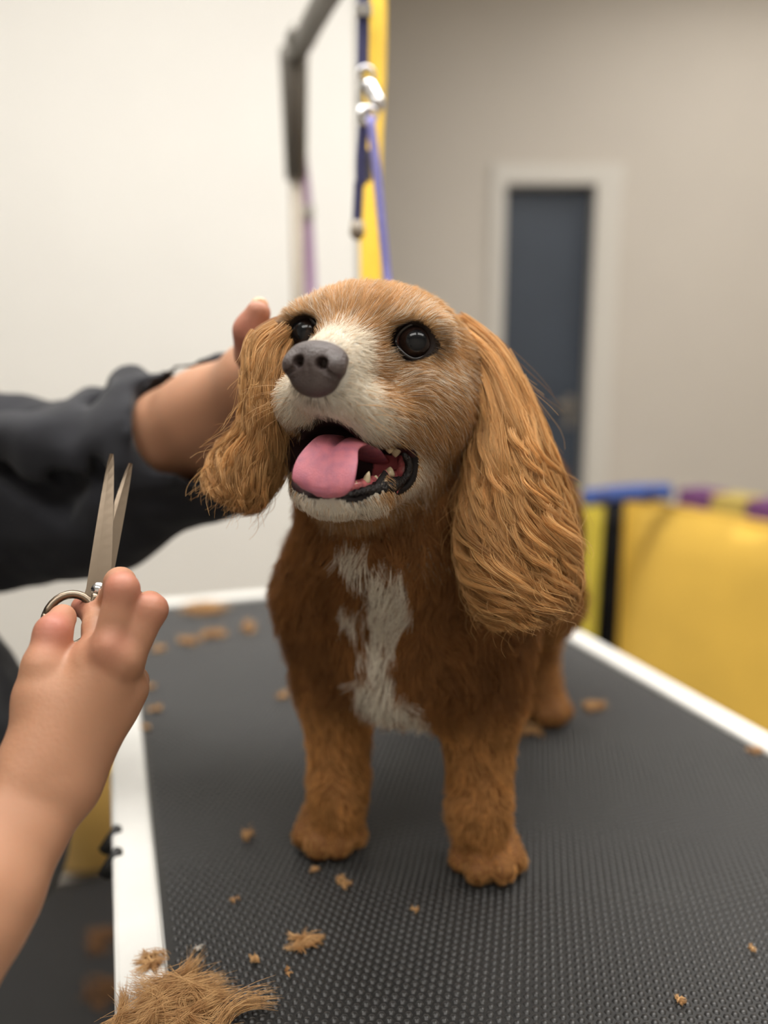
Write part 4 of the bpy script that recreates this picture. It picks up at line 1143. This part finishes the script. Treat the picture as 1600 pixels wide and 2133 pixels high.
# left forearm behind the dog and the hand that steadies its head
lw = W(545, 795, 0.632); le = W(250, 960, 0.755)
lf = Field(np.minimum(np.minimum(lw, le), W(500, 620, .55)) - 0.07, np.maximum(np.maximum(lw, le), W(760, 700, .68)) + 0.07, 0.002)
lf.cap(le, W(440, 868, 0.685), 0.047, 0.041, 0.01)
lf.cap(W(440, 868, 0.685), lw, 0.041, 0.030, 0.015)
lf.cap(lw, W(590, 750, 0.622), 0.030, 0.026, 0.015)
lf.cap(lw, W(600, 800, 0.640), 0.028, 0.024, 0.015)
for P_, R_ in ((((600, 735, .622), (640, 690, .635), (690, 660, .642), (730, 650, .645)), (.0115, .0098, .009, .0078)),
               (((608, 765, .632), (660, 730, .648), (710, 705, .655), (755, 695, .656)), (.0115, .0098, .009, .0078)),
               (((610, 795, .640), (660, 780, .656), (710, 765, .662), (750, 760, .662)), (.011, .0095, .0088, .0076)),
               (((606, 825, .645), (650, 825, .660), (690, 825, .664), (715, 825, .664)), (.0098, .0085, .0078, .0068)),
               (((560, 790, .610), (528, 735, .575), (522, 690, .562), (538, 652, .556)), (.0175, .0125, .0110, .0088))):
    Pw = PW(*P_)
    for i in range(3): lf.cap(Pw[i], Pw[i + 1], R_[i], R_[i + 1], 0.008)
V, Q = lf.mesh(); parts.append((V, Q))
reds += [(W(525, 690, .56), 0.022)]
# torso core, upper arms, neck and head (under the clothes or outside the photo)
shR, shL = np.array([-0.44, 0.30, TT + 0.36]), np.array([-0.64, 0.68, TT + 0.46])
pel = np.array([-0.56, 0.66, TT + 0.06]); chest = np.array([-0.57, 0.50, TT + 0.36])
elL = W(-70, 1010, 0.79)
hdp = np.array([-0.47, 0.52, TT + 0.72])
of = Field((-0.95, 0.05, TT - 0.15), (-0.1, 1.05, TT + 0.95), 0.006)
of.cap(pel, chest, 0.13, 0.15, 0.05, flat=((1, 0, 0), 1.25))
of.cap(shR, shL, 0.055, 0.055, 0.04)
of.cap(shR, elb, 0.046, 0.041, 0.02); of.cap(shL, elL, 0.048, 0.044, 0.02); of.cap(elL, le, 0.044, 0.045, 0.02)
of.cap((shR + shL) / 2 + np.array([0.02, 0.01, 0.02]), hdp - np.array([0.02, 0, 0.08]), 0.052, 0.048, 0.03)
of.ell(hdp, (0.092, 0.075, 0.115), 0.02)
of.ell(hdp + np.array([0.03, 0, -0.055]), (0.055, 0.052, 0.06), 0.03)
of.ell(hdp + np.array([0.098, 0, -0.015]), (0.018, 0.012, 0.022), 0.012)            # nose
of.ell(hdp + np.array([0.082, 0, -0.062]), (0.012, 0.024, 0.008), 0.008)            # mouth
for s_ in (-1, 1):
    of.ell(hdp + np.array([0.082, 0.032 * s_, 0.012]), (0.014, 0.017, 0.011), 0.008, cut=True)
    of.ell(hdp + np.array([-0.005, 0.077 * s_, -0.005]), (0.02, 0.01, 0.03), 0.006)
V, Q = of.mesh(); parts.append((V, Q))
Vs = np.concatenate([p[0] for p in parts]); o_ = np.cumsum([0] + [len(p[0]) for p in parts])
Qs = np.concatenate([p[1] + o_[i] for i, p in enumerate(parts)])
bod = pymesh('body', Vs, Qs, M['skin'], per, col=skin_col(Vs, reds))
for s_ in (-1, 1):
    bm = bmesh.new(); bmesh.ops.create_uvsphere(bm, u_segments=16, v_segments=12, radius=0.0125, matrix=Matrix.Translation(tuple(hdp + np.array([0.073, 0.032 * s_, 0.012])))); bmobj('eye', bm, M['tooth'], bod, True)
    bm = bmesh.new(); bmesh.ops.create_uvsphere(bm, u_segments=14, v_segments=10, radius=0.006, matrix=Matrix.Translation(tuple(hdp + np.array([0.0805, 0.032 * s_, 0.010])))); bmobj('iris', bm, M['lid'], bod, True)
hf2 = Field(hdp - 0.2, hdp + 0.2, 0.006)
hf2.ell(hdp + np.array([-0.012, 0, 0.022]), (0.098, 0.086, 0.115), 0.02)
hf2.ell(hdp + np.array([-0.075, 0, -0.02]), (0.055, 0.07, 0.10), 0.03)
hf2.ell(hdp + np.array([0.105, 0, -0.035]), (0.085, 0.072, 0.10), 0.02, cut=True)
hf2.displace(50, 0.004, 0.03)
V, Q = hf2.mesh(); pymesh('hair', V, Q, M['human_hair'], per)
# thumbnails and fingernails
def nail(P, nrm, up, w_, l_):
    P = np.asarray(P); nrm = unit(np.asarray(nrm)); up = np.asarray(up, float); up = unit(up - nrm * (up @ nrm)); sd_ = np.cross(nrm, up)
    Vn = []; 
    for i in range(7):
        for j in range(7):
            a = (i / 6 - 0.5) * 2; b = (j / 6 - 0.5) * 2
            ww = w_ * math.sqrt(max(0.0, 1 - 0.75 * max(0, abs(b) - 0.35) ** 2 / 0.42))
            Vn.append(P + sd_ * a * ww / 2 + up * b * l_ / 2 - nrm * (a * a * 0.0022 + 0.0004))
    for i in range(7):
        for j in range(7): Vn.append(Vn[i * 7 + j] - nrm * 0.0012)
    Fn = []
    for i in range(6):
        for j in range(6):
            a = i * 7 + j; Fn.append((a, a + 7, a + 8, a + 1)); Fn.append((a + 49, a + 50, a + 57, a + 56))
    ring_ = [i * 7 for i in range(7)] + [42 + j for j in range(1, 7)] + [i * 7 + 6 for i in range(5, -1, -1)] + [j for j in range(5, 0, -1)]
    for a, b in zip(ring_, ring_[1:] + ring_[:1]): Fn.append((b, a, a + 49, b + 49))
    pymesh('fingernail', np.array(Vn), np.array(Fn), M['nail'], bod)
tip = W(540, 641, .5515)
nail(tip, CAM - tip + np.array([0.05, 0, 0.12]), W(545, 615, .556) - W(530, 675, .556), 0.0125, 0.015)
# shirt
sf = Field((-1.0, -0.05, TT - 0.22), (0.0, 1.1, TT + 0.62), 0.005)
sf.cap(pel + np.array([0.02, 0.0, 0.0]), chest, 0.165, 0.175, 0.05, flat=((1, 0, 0), 1.2))
sf.cap(pel + np.array([0.105, 0.03, -0.10]), pel + np.array([0.035, 0.0, 0.06]), 0.155, 0.15, 0.05)
sf.cap(shR, shL, 0.075, 0.075, 0.05)
sf.cap(shR, elb + (shR - elb) * 0.05, 0.072, 0.058, 0.03)
sl0 = elb + (wr - elb) * 0.40
sf.cap(elb, elb + (wr - elb) * 0.44, 0.052, 0.040, 0.02)
cuff = W(452, 893, 0.688)
sf.cap(shL, elL, 0.085, 0.085, 0.04)
sf.cap(elL, W(180, 990, 0.755), 0.080, 0.070, 0.03)
sf.cap(W(180, 990, 0.755), W(385, 910, 0.700), 0.068, 0.058, 0.02)
sf.cap(W(300, 1040, 0.735), W(520, 1018, 0.700), 0.036, 0.026, 0.03)               # sagging lower hem of the sleeve
sf.cap(W(30, 1100, 0.79), W(230, 1085, 0.75), 0.050, 0.040, 0.04)
sf.cap(W(165, 940, 0.705), W(188, 838, 0.745), 0.017, 0.014, 0.012)               # gathered folds
sf.cap(W(258, 930, 0.690), W(272, 812, 0.728), 0.017, 0.017, 0.012)
sf.cap(W(335, 840, 0.676), W(460, 768, 0.705), 0.019, 0.013, 0.012)
sf.cap(W(20, 900, 0.72), W(200, 985, 0.685), 0.02, 0.016, 0.02)
sf.cap(W(240, 1010, 0.68), W(330, 900, 0.66), 0.014, 0.012, 0.02)
sf.displace(17, 0.010, 0.05, 2.0)
sf.displace(45, 0.0022, 0.03, 5.0)
for a_c, b_c, r_c in (((222, 845, .712), (216, 1010, .676), .013), ((70, 870, .735), (150, 1010, .690), .013), ((312, 830, .690), (300, 985, .656), .010), ((20, 980, .715), (130, 1060, .700), .010)):
    sf.cap(W(*a_c), W(*b_c), r_c, r_c * 0.8, 0.022, cut=True)                      # creases
# the arm comes out through the open cuff
ax_c = unit(W(560, 835, 0.640) - W(385, 905, 0.700))
sf.cap(W(400, 890, 0.693), W(560, 835, 0.630), 0.050, 0.062, 0.006, cut=True)
sf.cap(elb + (wr - elb) * 0.40, elb + (wr - elb) * 0.7, 0.036, 0.034, 0.005, cut=True)
V, Q = sf.mesh(); pymesh('shirt', V, Q, M['shirt'], per)
# trousers and shoes
tf = Field((-0.95, 0.35, 0.0), (-0.22, 1.05, TT + 0.2), 0.008)
hipc = pel + np.array([0.0, 0.02, -0.10])
tf.cap(pel + np.array([0, 0.0, 0.0]), hipc, 0.15, 0.16, 0.05)
for s_ in (-1, 1):
    hp_ = hipc + np.array([0.01, 0.085 * s_, -0.02]); kn_ = np.array([-0.53, hipc[1] + 0.10 * s_, 0.48]); an_ = np.array([-0.60, hipc[1] + 0.11 * s_, 0.09])
    tf.cap(hp_, kn_, 0.098, 0.072, 0.04); tf.cap(kn_, an_, 0.072, 0.058, 0.03)
tf.displace(12, 0.008, 0.06)
V, Q = tf.mesh(); pymesh('trousers', V, Q, M['trousers'], per)
for s_ in (-1, 1):
    f_ = Field((-0.75, hipc[1] + 0.11 * s_ - 0.09, 0.0), (-0.33, hipc[1] + 0.11 * s_ + 0.09, 0.16), 0.005)
    yy = hipc[1] + 0.11 * s_
    f_.cap((-0.63, yy, 0.055), (-0.46, yy, 0.045), 0.042, 0.036, 0.02); f_.cap((-0.61, yy, 0.09), (-0.61, yy, 0.11), 0.045, 0.047, 0.02)
    f_.D = np.maximum(f_.D, (0.0135 - f_.ax[2])[None, None, :].astype(np.float32))
    V, Q = f_.mesh(); pymesh('shoe', V, Q, M['shoe'], per)

# ================================================================== scissors in the right hand
M['blade'] = mat('polished scissor steel', lin(138, 124, 108), 0.34, 1.0, noise=0.1, nscale=40)
pv = W(205, 1228, 0.474)
sx = empty('scissors', tuple(pv), 'long steel grooming scissors held open in the hand beside the dog', 'scissors')
def blade(tip, pivot, ringc, w0, off):
    """one half: blade from tip to pivot, shank on to the finger ring"""
    tip = np.asarray(tip); pivot = np.asarray(pivot); t = unit(pivot - tip); nrm = unit(CAM - pivot); nrm = unit(nrm - t * (nrm @ t)); sd_ = np.cross(t, nrm)
    L_b = np.linalg.norm(pivot - tip) + 0.012
    Vb = []; n_ = 16
    for i in range(n_):
        f = i / (n_ - 1); wl = w0 * (0.16 + 0.84 * f ** 0.75)
        c = tip + t * L_b * f + nrm * off
        for a, b in ((-0.5, 0.0009), (0.15, 0.0016), (0.5, 0.0006), (0.5, -0.0006), (-0.5, -0.0006)):
            Vb.append(c + sd_ * a * wl + nrm * b)
    Fb = [(i * 5 + j, i * 5 + (j + 1) % 5, (i + 1) * 5 + (j + 1) % 5, (i + 1) * 5 + j) for i in range(n_ - 1) for j in range(5)]
    Fb += [(4, 3, 2, 1, 0), tuple((n_ - 1) * 5 + j for j in range(5))]
    b_ = pymesh('blade', Vb, np.array(Fb, dtype=object), M['blade'], sx, smooth=False)
    e_ = tip + t * L_b + nrm * off
    sh_ = ringc + unit(e_ - ringc) * 0.0145
    tube('shank', spline([e_ - t * 0.008, e_ + (sh_ - e_) * 0.5 + sd_ * 0.002 * np.sign(off), sh_], 10), np.linspace(0.0042, 0.0030, 10), M['blade'], b_, 10, flat=0.7)
    ringobj_n('finger_ring', ringc, 0.0135, 0.0026, nrm, b_)
def ringobj_n(name, c, R_, r_, nrm, par):
    a = np.linspace(0, 2 * math.pi, 29)
    e1 = unit(np.cross(nrm, np.array([0.3, 0.2, 1.0]))); e2 = np.cross(nrm, e1)
    P = c + R_ * (np.cos(a)[:, None] * e1 + 1.15 * np.sin(a)[:, None] * e2)
    return tube(name, P, r_, M['blade'], par, 8)
blade(W(232, 948, 0.500), pv, W(146, 1292, 0.462), 0.0150, 0.0012)
blade(W(272, 965, 0.500), pv, W(262, 1286, 0.474), 0.0150, -0.0012)
nv_ = unit(CAM - pv)
tube('pivot_screw', [pv - nv_ * 0.003, pv + nv_ * 0.0038], 0.0042, M['chrome'], sx, 14)

# ================================================================== hair clippings on the table
def tuft(label, u, v, su, sv, n_, m='clip_hair', z=TT, fluff=0.5, ang=0.0, thick=0.00018, group=None, lock=14):
    g = G(u, v, z); dep = (g - CAM) @ np.array([0, cp_, -sp_])
    a_ = su / FPX * dep / 2                      # half length across
    r = np.random.default_rng(int(u * 7 + v))
    Vt_, Ft_ = [], []
    k_ = 6
    for q in range(n_):
        L_h = a_ * (r.uniform(0.8, 1.7) if su > 60 else r.uniform(0.55, 1.15))
        if q % lock == 0: lc = np.array([r.normal(0, a_ * 0.36), r.normal(0, a_ * 0.36 * sv / su * 1.6), 0]); lth = ang + r.normal(0, 0.8 if su > 60 else 2.0); lcv = r.normal(0, 0.7 if su > 60 else 1.4)
        th = lth + r.normal(0, 0.12)
        c = lc + r.normal(0, a_ * 0.05, 3) * np.array([1, 1, 0])
        c[2] = abs(r.normal(0, a_ * (0.22 if su > 60 else 0.40) * fluff)) + 0.0006
        d = np.array([math.cos(th), math.sin(th), 0]); nn_ = np.array([-d[1], d[0], 0])
        s_ = np.linspace(-0.5, 0.5, k_)[:, None]
        curl_ = (lcv + r.normal(0, 0.12)) * L_h
        P = c + d * L_h * s_ + nn_ * curl_ * s_ ** 2 + np.array([0, 0, 1]) * (L_h * r.normal(0.05, 0.25 * fluff) * (0.25 - s_ ** 2) + r.normal(0, 0.12 * fluff) * L_h * s_)
        P[:, 2] = np.maximum(P[:, 2], 0.0004)
        P = P + g
        T = unit(np.gradient(P, axis=0)); e1 = unit(np.cross(T, np.array([0.1, 0.2, 1.0]))); e2 = np.cross(T, e1)
        rd = thick * np.array([0.6, 1, 1.1, 1.1, 1, 0.4])
        b0 = len(Vt_)
        for i in range(k_):
            for j in range(3):
                aa = j * 2.0944; Vt_.append(P[i] + rd[i] * (math.cos(aa) * e1[i] + math.sin(aa) * e2[i]))
        for i in range(k_ - 1):
            for j in range(3):
                Ft_.append((b0 + i * 3 + j, b0 + i * 3 + (j + 1) % 3, b0 + (i + 1) * 3 + (j + 1) % 3, b0 + (i + 1) * 3 + j))
    o = pymesh('hair_tuft', np.array(Vt_), np.array(Ft_), M[m], None)
    return tag(o, label, 'hair tuft', group or 'tufts of clipped dog hair')
tuft('large loose tuft of golden clipped hair at the near table corner', 372, 2108, 200, 100, 2600, fluff=0.75, ang=0.5, z=TT + 0.003, lock=110, thick=0.00013)
tuft('pale tuft of clipped hair lying over the white table rim', 322, 2000, 75, 70, 160, z=TT + 0.004, fluff=0.6)
tuft('wide flat tuft of clipped hair at the far table end', 425, 1274, 80, 22, 260, fluff=0.9, thick=0.0003)
tuft('clipped tuft second from the far table end', 447, 1326, 55, 22, 150, fluff=0.6, thick=0.0003)
tuft('clipped tuft lying nearest the dog chest on the far mat', 525, 1314, 45, 22, 150, fluff=0.9, thick=0.0003)
tuft('clipped tuft in the row left of the dog, third from the hand', 382, 1340, 48, 22, 130, fluff=0.6, thick=0.0003)
tuft('faint clipped tuft just right of the scissor hand', 336, 1353, 40, 18, 80, fluff=0.4, thick=0.0003)
tuft('clipped tuft beside the knuckles of the scissor hand', 312, 1432, 34, 16, 80, fluff=0.5, thick=0.0003)
tuft('clipped tuft on the mat edge below the scissor hand', 322, 1479, 34, 16, 80, fluff=0.5, thick=0.0003)
tuft('lowest of three clipped tufts by the scissor hand', 302, 1517, 30, 14, 60, fluff=0.4, thick=0.0003)
tuft('faint clipped tuft just left of the front leg', 590, 1450, 40, 18, 70, fluff=0.4, thick=0.0003)
tuft('clipped tuft right of the hind paw', 1230, 1475, 56, 24, 130, fluff=0.5, thick=0.0003)
tuft('clipped tuft between the hind paw and the front leg', 1108, 1526, 52, 24, 130, fluff=0.5, thick=0.0003)
tuft('clipped tuft near the right table rim', 1578, 1567, 38, 16, 90, fluff=0.5, thick=0.00025)
tuft('small round tuft of hair alone on the mat left of the paws', 511, 1748, 32, 26, 120, fluff=1.2)
tuft('tiny tuft of hair touching the left front paw', 655, 1814, 28, 16, 60, fluff=0.6)
tuft('small tuft of hair in front of the left paw', 716, 1843, 38, 22, 110, fluff=0.8)
tuft('small faint tuft of hair left of the ragged one', 492, 1876, 26, 14, 50, fluff=0.5)
tuft('tiny tuft of hair between the two front paws', 866, 1896, 24, 14, 45, fluff=0.6)
tuft('ragged flat tuft of golden hair on the near mat', 637, 1962, 66, 28, 190, fluff=0.6, ang=0.35)
tuft('bright curled snippet of golden hair above the large tuft', 535, 2004, 26, 18, 80, fluff=1.0, ang=-0.5)
tuft('dim snippet of hair right of the bright curled one', 598, 2026, 26, 16, 50, fluff=0.5)
tuft('tiny white snippet of hair on the dark mat', 412, 1977, 26, 10, 45, 'white_hair', fluff=0.4)
tuft('brown snippet of hair on the studs by the bottom edge', 1415, 2087, 36, 20, 80, fluff=0.6)
tuft('small golden snippet at the right photo edge', 1566, 1980, 20, 16, 60, fluff=1.0)

tuft('shade-darkened tuft of hair on the black floor mat below the table rim', 212, 1962, 70, 60, 160, 'shaded_hair', z=0.0125, fluff=0.6, thick=0.0006, group='tufts of hair on the floor mat')
tuft('shade-darkened tuft of hair on the floor mat at the bottom photo edge', 214, 2070, 80, 70, 160, 'shaded_hair', z=0.0125, fluff=0.6, thick=0.0006, group='tufts of hair on the floor mat')
